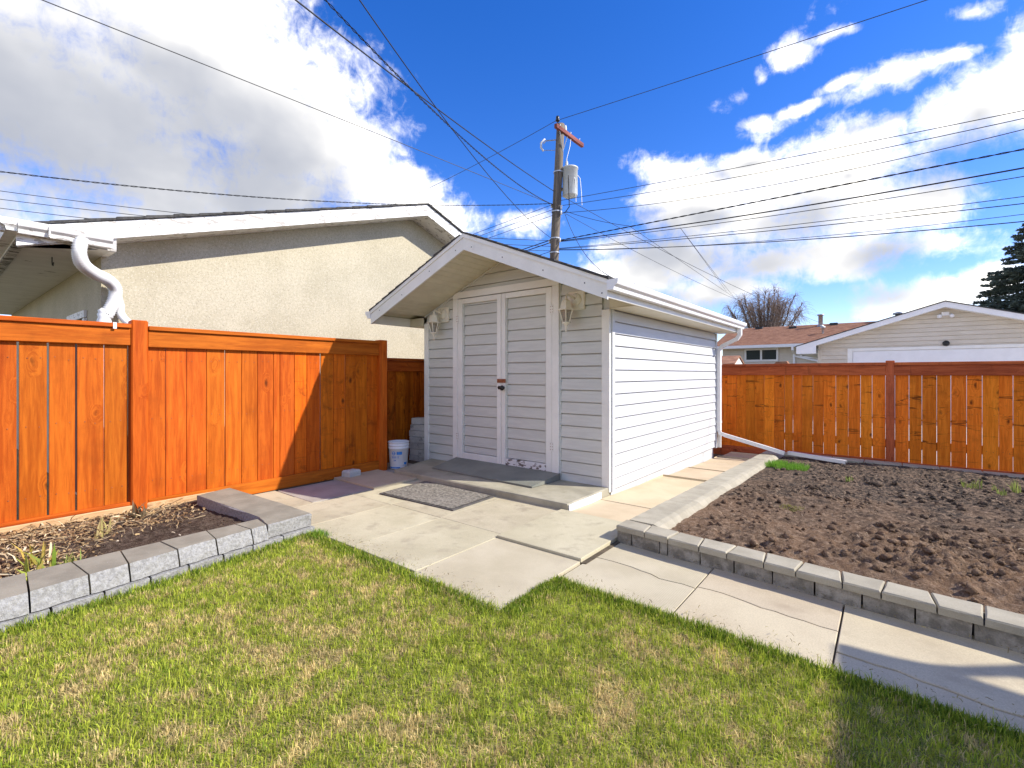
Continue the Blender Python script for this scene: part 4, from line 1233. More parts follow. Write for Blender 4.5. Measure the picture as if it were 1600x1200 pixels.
bk = thing('bucket', 'white plastic pail with blue label standing in the shady corner by the shed', 'bucket', (-2.72, -0.52, 0.005))
prof = [(0.0, 0.0), (0.104, 0.0), (0.107, 0.006), (0.126, 0.255), (0.131, 0.257), (0.131, 0.272), (0.128, 0.274), (0.128, 0.292), (0.133, 0.294), (0.133, 0.306), (0.129, 0.308), (0.129, 0.328), (0.134, 0.33), (0.134, 0.342), (0.126, 0.342), (0.124, 0.33), (0.103, 0.02), (0.0, 0.016)]
V, F = lathe(prof, 40)
MB().add(V, F, (-2.72, -0.52, 0.005)).build('pail', M['bucket'], bk, True)
def label_patch(a0, a1, z0, z1, mat, name, n=8, off=0.0012):
    V = []
    for i in range(n + 1):
        a = a0 + (a1 - a0) * i / n
        for z in (z0, z1):
            r = 0.1075 + (0.126 - 0.1075) * z / 0.255 + off
            V.append((-2.72 + r * math.cos(a), -0.52 + r * math.sin(a), z + 0.005))
    F = [(2 * i, 2 * i + 2, 2 * i + 3, 2 * i + 1) for i in range(n)]
    return MB().add(V, F).build(name, mat, bk)
vd = math.atan2(CAM[1] + 0.52, CAM[0] + 2.72)       # the face turned to the garden
label_patch(vd - 0.20, vd + 0.36, 0.185, 0.222, M['blue'], 'label_band')
label_patch(vd + 0.62, vd + 1.05, 0.055, 0.085, M['blue'], 'label_corner')
label_patch(vd - 1.2, vd + 0.2, 0.012, 0.028, M['blue'], 'label_stripe', 14)
def ring_patch(ac, zc, r0, r1, name):
    V = []
    for i in range(24):
        t = 2 * math.pi * i / 24
        for rr in (r0, r1):
            z = zc + rr * math.sin(t); a = ac + rr * math.cos(t) / 0.125
            r = 0.1075 + (0.126 - 0.1075) * z / 0.255 + 0.0012
            V.append((-2.72 + r * math.cos(a), -0.52 + r * math.sin(a), z + 0.005))
    F = [(2 * i, (2 * i + 2) % 48, (2 * i + 3) % 48, 2 * i + 1) for i in range(24)]
    return MB().add(V, F).build(name, M['blue'], bk)
ring_patch(vd - 0.52, 0.203, 0.016, 0.024, 'label_emblem')
label_patch(vd - 0.66, vd - 0.38, 0.199, 0.207, M['blue'], 'emblem_bar', 4)
for i, (a, w) in enumerate(((-0.72, .05), (-0.62, .05), (-0.50, .06), (-0.36, .05), (-0.24, .02), (-0.10, .03), (-0.03, .03))):
    label_patch(vd + a, vd + a + w, 0.140, 0.166, M['blue'], 'label_letter', 2)
for i, a in enumerate((-0.52, -0.42, -0.34)):
    label_patch(vd + a, vd + a + 0.05, 0.105, 0.122, M['blue'], 'label_letter', 2)
V, F = tube([(-2.72 + 0.135 * math.cos(vd + 1.45 + t), -0.52 + 0.135 * math.sin(vd + 1.45 + t), 0.285 - 0.10 * math.sin(t * math.pi / 3.1)) for t in np.linspace(0, 3.1, 14)], 0.002, 5)
MB().add(V, F).build('handle', M['steel'], bk)

# stack of pavers in the corner
STK = [(0.0, 0.0, 0.0, 0.30, 0.20, 'lowest'), (0.005, 0.005, 0.05, 0.30, 0.20, ''), (-0.004, 0.0, -0.06, 0.295, 0.2, ''), (0.0, 0.004, 0.03, 0.30, 0.2, ''), (-0.006, 0.0, -0.05, 0.30, 0.2, ''), (0.012, 0.0, 0.02, 0.28, 0.2, ''), (-0.03, 0.01, 0.08, 0.22, 0.17, '')]
LAB = ['bottom paver of the block stack in the shady shed corner, touching the ground', 'second paver from the bottom of the block stack beside the shed', 'third paver from the bottom of the block stack beside the shed', 'middle paver of the block stack beside the shed',
       'third paver from the top of the block stack, jutting out to the left', 'second paver from the top of the block stack beside the shed', 'small pale paver lying on top of the block stack beside the shed']
z = -0.02
for (dx, dy, r, w, d, _), lab in zip(STK, LAB):
    h = 0.086
    c, s = math.cos(r + 0.25), math.sin(r + 0.25)
    cx, cy = -2.985 + dx, 0.10 + dy
    poly = [(cx + u * c - v * s, cy + u * s + v * c) for u, v in ((-w / 2, -d / 2), (w / 2, -d / 2), (w / 2, d / 2), (-w / 2, d / 2))]
    o = stone(poly, z, z + h - 0.003, 0.006, M['paver'], 'paver_block', None, 0.003, 3)
    tag(o, lab, 'paver', 'pavers stacked beside the shed')
    z += h + 0.001
o = stone([(-2.755, -1.31), (-2.63, -1.28), (-2.65, -1.12), (-2.76, -1.15)], 0.012, 0.092, 0.018, M['paver'], 'edging_stone', None, 0.006, 3)
tag(o, 'single small grey stone block leaning at the foot of the orange fence', 'stone')

# lanterns
def lantern(cx, zc, label):
    """cx, zc: middle of the back plate"""
    t = thing('wall_lantern', label, 'lantern', (cx, -0.018, zc), 'coach lanterns beside the shed doors')
    box('back_plate', cx - 0.1, cx + 0.1, -0.042, -0.012, zc - 0.10, zc + 0.10, M['lantern'], t, 0.008)
    bx, by, bz = cx - 0.055, -0.15, zc - 0.10
    V, F = lathe([(0.0, 0.0), (0.062, 0.0), (0.066, 0.006), (0.05, 0.022), (0.0, 0.03)], 20)
    MB().add(V, F, (cx, -0.036, zc + 0.01), Matrix.Rotation(rad(90), 4, 'X')).build('mount_rose', M['lantern'], t, True)
    pts = [(cx, -0.05, zc + 0.01), (cx - 0.015, -0.10, zc + 0.03), (cx - 0.045, -0.145, zc + 0.055), (cx - 0.056, -0.152, zc + 0.03), (bx, by, bz + 0.08)]
    V, F = tube(pts, 0.011, 8)
    MB().add(V, F).build('arm', M['lantern'], t, True)
    n = 6
    V, F = lathe([(0.004, 0.125), (0.016, 0.118), (0.020, 0.10), (0.050, 0.085), (0.066, 0.02), (0.070, 0.005), (0.098, -0.004), (0.098, -0.012), (0.0, -0.012)], n)
    MB().add(V, F, (bx, by, bz)).build('cap', M['lantern'], t)
    R0, R1, z0, z1 = 0.076, 0.038, -0.012, -0.135
    for k in range(n):
        a = 2 * math.pi * k / n
        V, F = tube([(bx + R0 * math.cos(a), by + R0 * math.sin(a), bz + z0), (bx + R1 * math.cos(a), by + R1 * math.sin(a), bz + z1)], 0.0075, 5)
        MB().add(V, F).build('cage_bar', M['lantern'], t)
    V, F = lathe([(0.070, z0), (0.034, z1)], n)
    MB().add(V, F, (bx, by, bz)).build('glass', M['lamp_glass'], t)
    V, F = lathe([(0.0, z1 - 0.11), (0.008, z1 - 0.10), (0.006, z1 - 0.075), (0.012, z1 - 0.05), (0.022, z1 - 0.022), (0.046, z1 - 0.012), (0.046, z1), (0.0, z1)], 12)
    MB().add(V, F, (bx, by, bz)).build('finial', M['lantern'], t, True)
    V, F = lathe([(0.0, -0.03), (0.012, -0.035), (0.02, -0.065), (0.014, -0.09), (0.010, -0.13)], 10)
    MB().add(V, F, (bx, by, bz)).build('bulb', M['ceramic'], t, True)
lantern(-2.405, 1.99, 'cream coach lantern left of the shed doors, tucked under the sloping soffit')
lantern(-0.372, 1.985, 'cream coach lantern right of the shed doors, near the corner post')

# pipe lying by the edging
pp = thing('drain_pipe', 'white length of drain pipe lying along the edging behind the soil bed', 'pipe', (1.35, 3.9, -0.05))
rect_tube([(0.99, 4.00, -0.005), (1.73, 3.80, -0.035)], 0.07, 0.05, 'pipe', M['metal_white'], pp, (0.3, 0.95, 0))

# ------------------------------------------------------------------ neighbouring garage on the left
ga = thing('stucco_garage', 'cream pebble-dashed garage with peeling white fascia behind the left fence', 'garage', (-8.0, 0.9, -0.25))
XW, XR = -4.20, -3.80
PY, PZ = 0.913, 4.05                        # ridge (top of roof edge)
YL, YR = -3.83, 5.5                         # eaves
SLL, SLR = 0.318, 0.345
YC = -3.183                                 # wall corner
def gz(y):
    return PZ - (SLL * (PY - y) if y < PY else SLR * (y - PY))
YE = 4.9
pris('gable_wall', [(YC, -0.25), (YE, -0.25), (YE, gz(YE) - 0.18), (PY, PZ - 0.18), (YC, gz(YC) - 0.18)], 'x', XW - 0.15, XW, M['stucco'], ga)
box('side_wall', -12.0, XW - 0.151, YC, YC + 0.15, -0.25, 2.50, M['stucco'], ga, 0.002)
box('side_wall', -12.0, XW - 0.151, YE - 0.15, YE, -0.25, 2.50, M['stucco'], ga, 0.002)
# wall opening trims seen over the fence on the shaded side
d_ = link(bpy.data.objects.new('side_door', None), ga, (-5.35, YC - 0.01, 0.7))
box('frame', -4.95, -4.86, YC - 0.03, YC - 0.001, -0.2, 1.84, M['garage_paint'], d_, 0.004)
box('frame', -5.85, -5.76, YC - 0.03, YC - 0.001, -0.2, 1.84, M['garage_paint'], d_, 0.004)
box('frame', -5.85, -4.86, YC - 0.032, YC - 0.001, 1.845, 1.93, M['garage_paint'], d_, 0.004)
box('panel', -5.755, -4.955, YC - 0.02, YC - 0.002, -0.2, 1.84, M['dark_inside'], d_, 0.004)
for (a0, a1, sgn) in ((YL, PY, 1), (PY, YR, -1)):
    pass
def garage_roof(y_e, sl):
    poly = [(PY, PZ - 0.025), (y_e, gz(y_e) - 0.025), (y_e, gz(y_e) - 0.07), (PY, PZ - 0.07)]
    pris('roof_deck', poly, 'x', -12.2, XR - 0.03, M['soffit_worn'], ga)
    # shingle courses with stepped butt ends along the rake
    sgn = -1 if y_e < PY else 1
    L = abs(y_e - PY)
    s = 0.0
    while s < L:
        u1 = L + 0.03 - s; u0 = max(u1 - 0.24, 0)
        lft = 0.016 + random.uniform(0, 0.008)
        poly = [(PY + sgn * u1, PZ - sl * u1 - 0.022), (PY + sgn * u1, PZ - sl * u1 + lft - 0.012), (PY + sgn * u0, PZ - sl * u0 + 0.0), (PY + sgn * u0, PZ - sl * u0 - 0.022)]
        pris('shingle_course', poly, 'x', -12.2, XR + 0.022 + random.uniform(-0.008, 0.008), M['shingle_dark'], ga)
        s += 0.24
    poly = [(PY, PZ - 0.028), (y_e, gz(y_e) - 0.028), (y_e, gz(y_e) - 0.20), (PY, PZ - 0.20)]
    pris('rake_fascia', poly, 'x', XR - 0.028, XR, M['garage_paint'], ga)
    # rake soffit
    y_w = YC if y_e < PY else YE
    poly = [(PY, PZ - 0.185), (y_w, gz(y_w) - 0.185), (y_w, gz(y_w) - 0.197), (PY, PZ - 0.197)]
    pris('rake_soffit', poly, 'x', XW + 0.001, XR - 0.029, M['garage_paint'], ga)
garage_roof(YL, SLL); garage_roof(YR, SLR)
# level eave soffit and boards at the near corner
ZS = 2.43
box('eave_soffit', -12.0, XR - 0.03, YL + 0.09, YC - 0.001, ZS, ZS + 0.015, M['soffit_worn'], ga, 0.002)
box('eave_board', -12.0, XR - 0.035, YL + 0.012, YL + 0.085, ZS - 0.015, ZS + 0.0, M['eave_board_worn'], ga, 0.002)
box('eave_fascia', -12.0, XR - 0.002, YL + 0.001, YL + 0.011, ZS - 0.01, gz(YL) - 0.03, M['garage_paint'], ga, 0.002)
pris('return_face', [(YL + 0.012, ZS + 0.02), (YC + 0.05, ZS + 0.02), (YC + 0.05, gz(YC) - 0.202), (YL + 0.012, gz(YL) - 0.202)], 'x', XR - 0.06, XR - 0.031, M['garage_paint'], ga)
box('return_soffit', XW + 0.002, XR - 0.031, YC, YC + 0.05, ZS, ZS + 0.2, M['garage_paint'], ga, 0.002)
# gutter, in an L round the corner
def gutter_x(y_in, x0, x1, z_top, mat, parent):
    sec = [(0, 0), (0.004, 0), (0.004, -0.10), (0.07, -0.10), (0.08, -0.065), (0.105, -0.045), (0.115, -0.016), (0.115, 0.0), (0.102, 0.0), (0.102, 0.005), (0.120, 0.005), (0.120, -0.018), (0.109, -0.048), (0.084, -0.070), (0.074, -0.105), (0, -0.105)]
    n = len(sec)
    V = [(x0, y_in - u, z_top + w) for u, w in sec] + [(x1, y_in - u, z_top + w) for u, w in sec]
    F = [((i + 1) % n, i, n + i, n + (i + 1) % n) for i in range(n)]
    return MB().add(V, F).build('gutter', mat, parent)
ZG = 2.545
g1 = gutter_x(YL, -12.0, XR + 0.12, ZG, M['garage_paint'], ga)
sec = [(0, 0), (0.004, 0), (0.004, -0.10), (0.07, -0.10), (0.08, -0.065), (0.105, -0.045), (0.115, -0.016), (0.115, 0.0), (0.102, 0.0), (0.102, 0.005), (0.120, 0.005), (0.120, -0.018), (0.109, -0.048), (0.084, -0.070), (0.074, -0.105), (0, -0.105)]
V = []; n = len(sec)
for yy in (YL - 0.115, -3.19):
    for u, w in sec:
        V.append((XR + 0.001 + u, yy, ZG + w + 0.001))
F = [(i, (i + 1) % n, n + (i + 1) % n, n + i) for i in range(n)]
mb = MB().add(V, F)
lip = [(0, 0), (0, -0.105), (0.074, -0.105), (0.084, -0.070), (0.109, -0.048), (0.120, -0.018), (0.120, 0.005)]
for yy in (YL - 0.119, -3.19):
    P, Fp = prism([(XR + 0.001 + u, ZG + w + 0.001) for u, w in lip], 'y', yy, yy + 0.004)
    mb.add(P, Fp)
g2 = mb.build('gutter', M['garage_paint'], ga)
box('gutter_joint', XR + 0.0, XR + 0.126, -3.64, -3.628, ZG - 0.108, ZG + 0.008, M['garage_paint'], g2, 0.002)
# corrugated round downspout winding back to the wall, with a second leg
def ribbed(pts, r, name, parent, amp=0.0055, pitch=0.02):
    P = [Vector(p) for p in pts]
    out = []
    for i in range(len(P) - 1):
        p0 = P[max(i - 1, 0)]; p1 = P[i]; p2 = P[i + 1]; p3 = P[min(i + 2, len(P) - 1)]
        for k in range(14):
            t = k / 14
            out.append(0.5 * ((2 * p1) + (p2 - p0) * t + (2 * p0 - 5 * p1 + 4 * p2 - p3) * t * t + (3 * p1 - p0 - 3 * p2 + p3) * t ** 3))
    out.append(P[-1])
    rs = [r + amp * (1 if i % 2 else -1) for i in range(len(out))]
    V, F = tube(out, rs, 14)
    return MB().add(V, F).build(name, M['metal_white'], parent, True)
ds = ribbed([(-3.745, -3.41, 2.49), (-3.748, -3.425, 2.36), (-3.80, -3.39, 2.255), (-3.92, -3.283, 2.20), (-4.04, -3.16, 2.17), (-4.095, -3.09, 2.10), (-4.11, -3.095, 1.98), (-4.112, -3.148, 1.83), (-4.115, -3.175, 1.70), (-4.115, -3.175, 0.2)], 0.056, 'downspout', ga)
ribbed([(-4.10, -3.07, 2.02), (-4.115, -3.045, 1.93), (-4.115, -3.04, 1.84), (-4.06, -2.99, 1.75), (-3.95, -2.90, 1.66)], 0.036, 'downspout_branch', ds)
V, F = tube([(-4.62, -3.5, ZS), (-4.62, -3.5, ZS - 0.05), (-4.60, -3.5, ZS - 0.09), (-4.56, -3.5, ZS - 0.10), (-4.53, -3.5, ZS - 0.07)], 0.005, 6)
MB().add(V, F).build('hook', M['black'], ga)

# ------------------------------------------------------------------ far garage across the alley
gr = thing('sided_garage', 'cream sided garage with wide white door under a low gable across the alley', 'garage', (3.5, 18.0, -0.2))
GY = 15.0
GXc, GZp, GS = 3.49, 3.39, 0.315
GX0, GX1 = -0.33, 7.31
def g2z(x):
    return GZp - GS * abs(x - GXc)
box('side_wall', 0.28, 0.40, GY + 0.05, 22.0, -0.2, 2.0, M['cream_siding'], gr, 0.002)
box('side_wall', 6.58, 6.70, GY + 0.05, 22.0, -0.2, 2.0, M['cream_siding'], gr, 0.002)
pris('gable_wall', [(0.28, -0.2), (6.70, -0.2), (6.70, g2z(6.70) - 0.17), (GXc, GZp - 0.17), (0.28, g2z(0.28) - 0.17)], 'y', GY + 0.001, GY + 0.049, M['cream_siding'], gr)
cl = [(GS, 1.0, GZp - 0.165 + GS * GXc), (-GS, 1.0, GZp - 0.165 - GS * GXc)]
z = -0.15
gfront = lambda u, o, zz: (u, GY - o, zz)
while z < 3.3:
    z1 = z + 0.1325
    if z1 < 2.07:
        lap('siding_plank', (0.36, 1.10), z, z1, gfront, M['cream_siding'], gr, cl, 0.016)
        lap('siding_plank', (5.88, 6.62), z, z1, gfront, M['cream_siding'], gr, cl, 0.016)
    else:
        lap('siding_plank', (0.36, 6.62), max(z, 2.065), z1, gfront, M['cream_siding'], gr, cl, 0.016)
    z = z1
box('corner_trim', 0.26, 0.36, GY - 0.03, GY, -0.2, 2.05, M['cream_siding'], gr, 0.003)
box('corner_trim', 6.62, 6.72, GY - 0.03, GY, -0.2, 2.05, M['cream_siding'], gr, 0.003)
gd = box('garage_door', 1.24, 5.74, GY - 0.01, GY - 0.001, -0.2, 1.96, M['metal_white'], gr, 0.002)
for k in range(4):
    box('door_panel', 1.25, 5.73, GY - 0.02, GY - 0.0105, -0.18 + 0.535 * k, -0.18 + 0.535 * (k + 1) - 0.01, M['metal_white'], gd, 0.004)
box('door_trim', 1.10, 1.235, GY - 0.04, GY, -0.2, 2.06, M['trim'], gr, 0.003)
box('door_trim', 5.745, 5.88, GY - 0.04, GY, -0.2, 2.06, M['trim'], gr, 0.003)
box('door_trim', 1.2355, 5.7445, GY - 0.042, GY, 1.965, 2.06, M['trim'], gr, 0.003)
for sgn in (-1, 1):
    ex = GX0 if sgn < 0 else GX1
    pris('roof_deck', [(GXc, GZp - 0.03), (ex, g2z(ex) - 0.03), (ex, g2z(ex) - 0.09), (GXc, GZp - 0.09)], 'y', GY - 0.37, 22.2, M['trim'], gr)
    pris('roof_shingles', [(GXc, GZp), (ex - 0.02 if sgn < 0 else ex + 0.02, g2z(ex) - 0.006), (ex - 0.02 if sgn < 0 else ex + 0.02, g2z(ex) - 0.028), (GXc, GZp - 0.0285)], 'y', GY - 0.42, 22.25, M['shingle_dark'], gr)
    pris('fascia', [(GXc, GZp - 0.03), (ex, g2z(ex) - 0.03), (ex, g2z(ex) - 0.19), (GXc, GZp - 0.19)], 'y', GY - 0.40, GY - 0.371, M['metal_white'], gr)
    pris('rake_soffit', [(GXc, GZp - 0.17), (ex, g2z(ex) - 0.17), (ex, g2z(ex) - 0.18), (GXc, GZp - 0.18)], 'y', GY - 0.37, GY - 0.001, M['trim'], gr)
    a, b = (ex, 0.25) if sgn < 0 else (6.73, ex)
    pris('boxed_end', [(a, 1.905), (b, 1.905), (b, g2z(b) - 0.19), (a, g2z(a) - 0.19)], 'y', GY - 0.399, GY - 0.372, M['metal_white'], gr)
    box('eave_soffit', a, b, GY - 0.37, 22.0, 1.905, 1.915, M['trim'], gr, 0.002)
fl = thing('flood_light', 'white twin floodlight under the peak of the cream garage across the alley', 'floodlight', (3.51, GY - 0.02, 3.02))
box('junction_box', 3.42, 3.60, GY - 0.12, GY - 0.012, 2.97, 3.08, M['metal_white'], fl, 0.01)
for s in (-1, 1):
    V, F = lathe([(0.0, 0.0), (0.035, 0.0), (0.05, 0.06), (0.055, 0.13), (0.0, 0.12)], 14)
    MB().add(V, F, (3.51 + s * 0.14, GY - 0.10, 2.99), Matrix.Rotation(rad(115), 4, 'X')).build('lamp_head', M['metal_white'], fl, True)
dc = thing('dome_camera', 'small dark dome camera above the white door of the garage across the alley', 'camera', (3.53, GY - 0.02, 2.10))
V, F = lathe([(0.085, 0.0), (0.085, 0.04), (0.075, 0.08), (0.045, 0.115), (0.0, 0.125)], 18)
MB().add(V, F, (3.53, GY - 0.016, 2.135), Matrix.Rotation(rad(90), 4, 'X')).build('dome', M['black'], dc, True)
box('mount', 3.49, 3.57, GY - 0.05, GY - 0.012, 2.065, 2.10, M['cream_siding'], dc, 0.004)
vt = thing('roof_vent', 'small grey roof vent showing over the left slope of the cream garage', 'vent', (2.43, 15.8, 3.0))
V, F = lathe([(0.09, -0.03), (0.09, 0.10), (0.16, 0.10), (0.15, 0.15), (0.0, 0.19)], 14)
MB().add(V, F, (2.43, 15.6, 3.06)).build('cowl', M['steel'], vt, True)

# ------------------------------------------------------------------ house with brown roof
hs = thing('brown_roof_house', 'low cream house with brown shingle roof beyond the alley', 'house', (-1.5, 28.0, -0.2))
HY = 24.0
HX0, HX1 = -6.4, 3.0
EZ, HRZ, HRY = 2.76, 4.03, 27.5
box('front_wall', -5.2, 3.0, HY, HY + 0.2, -0.2, 2.68, M['cream_siding'], hs, 0.002)
box('back_wall', -5.2, 3.0, 31.0, 31.2, -0.2, 2.68, M['cream_siding'], hs, 0.002)
pris('end_wall', [(HY + 0.201, -0.2), (30.99, -0.2), (30.99, 2.68), (HRY, HRZ - 0.12), (HY + 0.201, 2.68)], 'x', -5.2, -5.0, M['cream_siding'], hs)
for k in range(14):
    z0 = 1.2 + k * 0.11
    if z0 + 0.11 > 2.64:
        break
    hf = lambda u, o, zz: (u, HY - o, zz)
    spans = [(-5.19, -4.08), (-2.36, 2.95)] if 1.86 < z0 + .05 < 2.7 else [(-5.19, 2.95)]
    for sp in spans:
        lap('siding_plank', sp, z0, z0 + 0.11, hf, M['cream_siding'], hs, None, 0.012)
hsl = (HRZ - EZ) / (HRY - 23.45)
rf = pris('roof', [(23.45, EZ), (HRY, HRZ), (31.6, EZ), (31.6, EZ - 0.06), (HRY, HRZ - 0.06), (23.45, EZ - 0.06)], 'x', -5.6, 3.4, M['brown_roof'], hs)
# shingle courses as low steps up the front slope
mb = MB()
s = 0.0
while s < HRY - 23.45 - 0.1:
    y0 = 23.45 + s; y1 = y0 + 0.16
    V = [(-5.58, y0, EZ + hsl * s + 0.002), (3.38, y0, EZ + hsl * s + 0.002), (3.38, y0, EZ + hsl * s + 0.022), (-5.58, y0, EZ + hsl * s + 0.022), (-5.58, y1, EZ + hsl * (s + 0.16) + 0.006), (3.38, y1, EZ + hsl * (s + 0.16) + 0.006)]
    mb.add(V, [(0, 1, 2, 3), (3, 2, 5, 4)])
    s += 0.16
o = mb.build('shingle_courses', M['brown_roof'], rf); o['kind'] = 'stuff'
box('eave_fascia', -5.6, 3.4, 23.41, 23.448, 2.60, 2.755, M['metal_white'], hs, 0.004)
box('eave_soffit', -5.6, 3.4, 23.449, HY - 0.02, 2.60, 2.63, M['trim'], hs, 0.004)
def window(x0, x1, z0, z1, y, n, parent, glass=None):
    f = box('window', x0, x1, y - 0.05, y - 0.001, z0, z1, M['trim'], parent, 0.006)
    w = (x1 - x0 - 0.10) / n
    for i in range(n):
        a = x0 + 0.05 + i * w
        box('pane', a + 0.05, a + w - 0.05, y - 0.058, y - 0.0505, z0 + 0.11, z1 - 0.10, M['window_glass'], f, 0.002)
    return f
window(-4.05, -2.40, 1.88, 2.66 - 0.06, HY - 0.006, 2, hs)
window(-1.42, -0.62, 2.02, 2.56, HY - 0.006, 1, hs)
rect_tube([(-1.68, 23.40, 2.62), (-1.68, 23.40, 2.45), (-1.68, 23.93, 2.25), (-1.68, 23.93, 0.0)], 0.10, 0.08, 'downspout', M['metal_white'], hs, (1, 0, 0))
rect_tube([(-1.62, 23.92, 2.13), (-0.3, 23.92, 1.78)], 0.08, 0.08, 'downspout', M['metal_white'], hs, (0, 1, 0))
def on_roof(x, t):
    y = 23.45 + (HRY - 23.45) * t
    return (x, y, EZ + (HRZ - EZ) * t)
V, F = lathe([(0.11, -0.1), (0.11, 0.60), (0.17, 0.60), (0.17, 0.66), (0.0, 0.68)], 14)
p = on_roof(-0.82, 0.88)
MB().add(V, F, p).build('chimney_pipe', M['steel'], hs, True)
V, F = lathe([(0.2, -0.02), (0.14, 0.06)], 14)
MB().add(V, F, p).build('chimney_flashing', M['steel'], hs, True)
for (x, t) in ((-3.95, 0.93), (-2.15, 0.86), (-0.22, 0.93)):
    q_ = on_roof(x, t)
    box('roof_vent', q_[0] - 0.19, q_[0] + 0.19, q_[1] - 0.17, q_[1] + 0.17, q_[2] - 0.05, q_[2] + 0.10, M['black'], hs, 0.02)
V, F = lathe([(0.05, -0.05), (0.05, 0.26), (0.10, 0.28), (0.12, 0.36), (0.0, 0.40)], 12)
MB().add(V, F, on_roof(-0.55, 0.45)).build('vent_cowl', M['steel'], hs, True)
# low brown roofs between the fence and the house
sr = thing('lean_to_shed', 'small brown shingled outbuilding roof with white gable end just above the fence', 'shed', (-3.9, 19.7, -0.2))
pris('roof', [(19.2, 1.70), (20.2, 2.10), (21.2, 1.70), (21.2, 1.64), (20.2, 2.04), (19.2, 1.64)], 'x', -6.5, -3.42, M['brown_roof'], sr)
pris('gable_end', [(19.3, -0.2), (21.1, -0.2), (21.1, 1.66), (20.2, 2.03), (19.3, 1.66)], 'x', -3.60, -3.47, M['trim'], sr)
box('wall', -6.3, -3.61, 19.3, 19.4, -0.2, 1.62, M['cream_siding'], sr, 0.003)
cb = thing('brick_box', 'dark brown capped box top peeking over the far fence below the house', 'box', (-1.70, 18.0, -0.2))
pris('cap', [(-1.62, 1.58), (-1.50, 1.72), (-1.12, 1.74), (-1.02, 1.58)], 'y', 17.9, 18.3, M['brown_roof'], cb)
box('body', -1.58, -1.06, 17.92, 18.28, -0.2, 1.579, M['brown_roof'], cb, 0.01)

# ------------------------------------------------------------------ trees
def twig_mesh(lines, name, mat, parent, n=3):
    V = []; L = []; S = []
    for pts, r0, r1 in lines:
        k = len(pts)
        b = len(V)
        P = np.array(pts)
        for i in range(k):
            t = P[min(i + 1, k - 1)] - P[max(i - 1, 0)]
            t = t / (np.linalg.norm(t) + 1e-9)
            s = np.cross(t, (0.3, 0.9, 0.2)); s /= np.linalg.norm(s) + 1e-9
            u = np.cross(s, t)
            r = r0 + (r1 - r0) * i / (k - 1)
            for q in range(n):
                a = 2 * math.pi * q / n
                V.append(P[i] + (s * math.cos(a) + u * math.sin(a)) * r)
        for i in range(k - 1):
            for q in range(n):
                q2 = (q + 1) % n
                L += [b + i * n + q, b + i * n + q2, b + (i + 1) * n + q2, b + (i + 1) * n + q]; S.append(4)
    me = np_mesh(name, V, L, S)
    return obj(name, me, mat, parent, WPOS[parent])
random.seed(5)
wl = thing('bare_tree', 'leafless willow-like tree with a dense head of brown twigs behind the brown-roofed house', 'tree', (0, 0, 0))
wl.location = (0, 0, 0)
BX_, BY_ = -5.6, 38.0
trunk = [(BX_, BY_, -0.2), (BX_ + 0.05, BY_, 1.5), (BX_ - 0.05, BY_, 3.0)]
V, F = tube(trunk, [0.35, 0.28, 0.22], 10)
MB().add(V, F).build('trunk', M['bark'], wl, True)
limbs = []; twigs = []
for i in range(34):
    a = random.uniform(0, 6.283); sp = random.uniform(0.15, 1.0) ** 0.8
    R = 2.75 * sp
    top = random.uniform(6.6, 8.3) - 1.3 * sp * sp
    pts = []
    for k in range(7):
        t = k / 6
        pts.append((BX_ + math.cos(a) * R * t ** 0.8 + random.uniform(-.08, .08), BY_ + math.sin(a) * R * t ** 0.8, 2.6 + (top - 2.6) * t))
    limbs.append((pts, 0.09, 0.02))
    for j in range(130):
        t = random.uniform(0.30, 1.0)
        k = int(t * 5.99)
        p0 = pts[k]
        p = [p0[q] + (pts[k + 1][q] - p0[q]) * (t * 6 - k) for q in range(3)]
        dx, dy = random.gauss(math.cos(a) * 0.25, 0.30), random.gauss(math.sin(a) * 0.25, 0.30)
        up = random.uniform(0.3, 1.1)
        droop = random.uniform(0.15, 1.1) * (0.5 + sp)
        tw = []
        for m_i in range(6):
            s = m_i / 5
            tw.append((p[0] + dx * s * 1.3 + random.uniform(-.03, .03), p[1] + dy * s * 1.3, p[2] + up * (1.7 * s - 0.8 * s * s) - droop * s * s * 0.9))
        twigs.append((tw, 0.011, 0.005))
twig_mesh(limbs, 'limbs', M['bark'], wl, 5)
o = twig_mesh(twigs, 'twigs', M['twig'], wl, 3); o['kind'] = 'stuff'

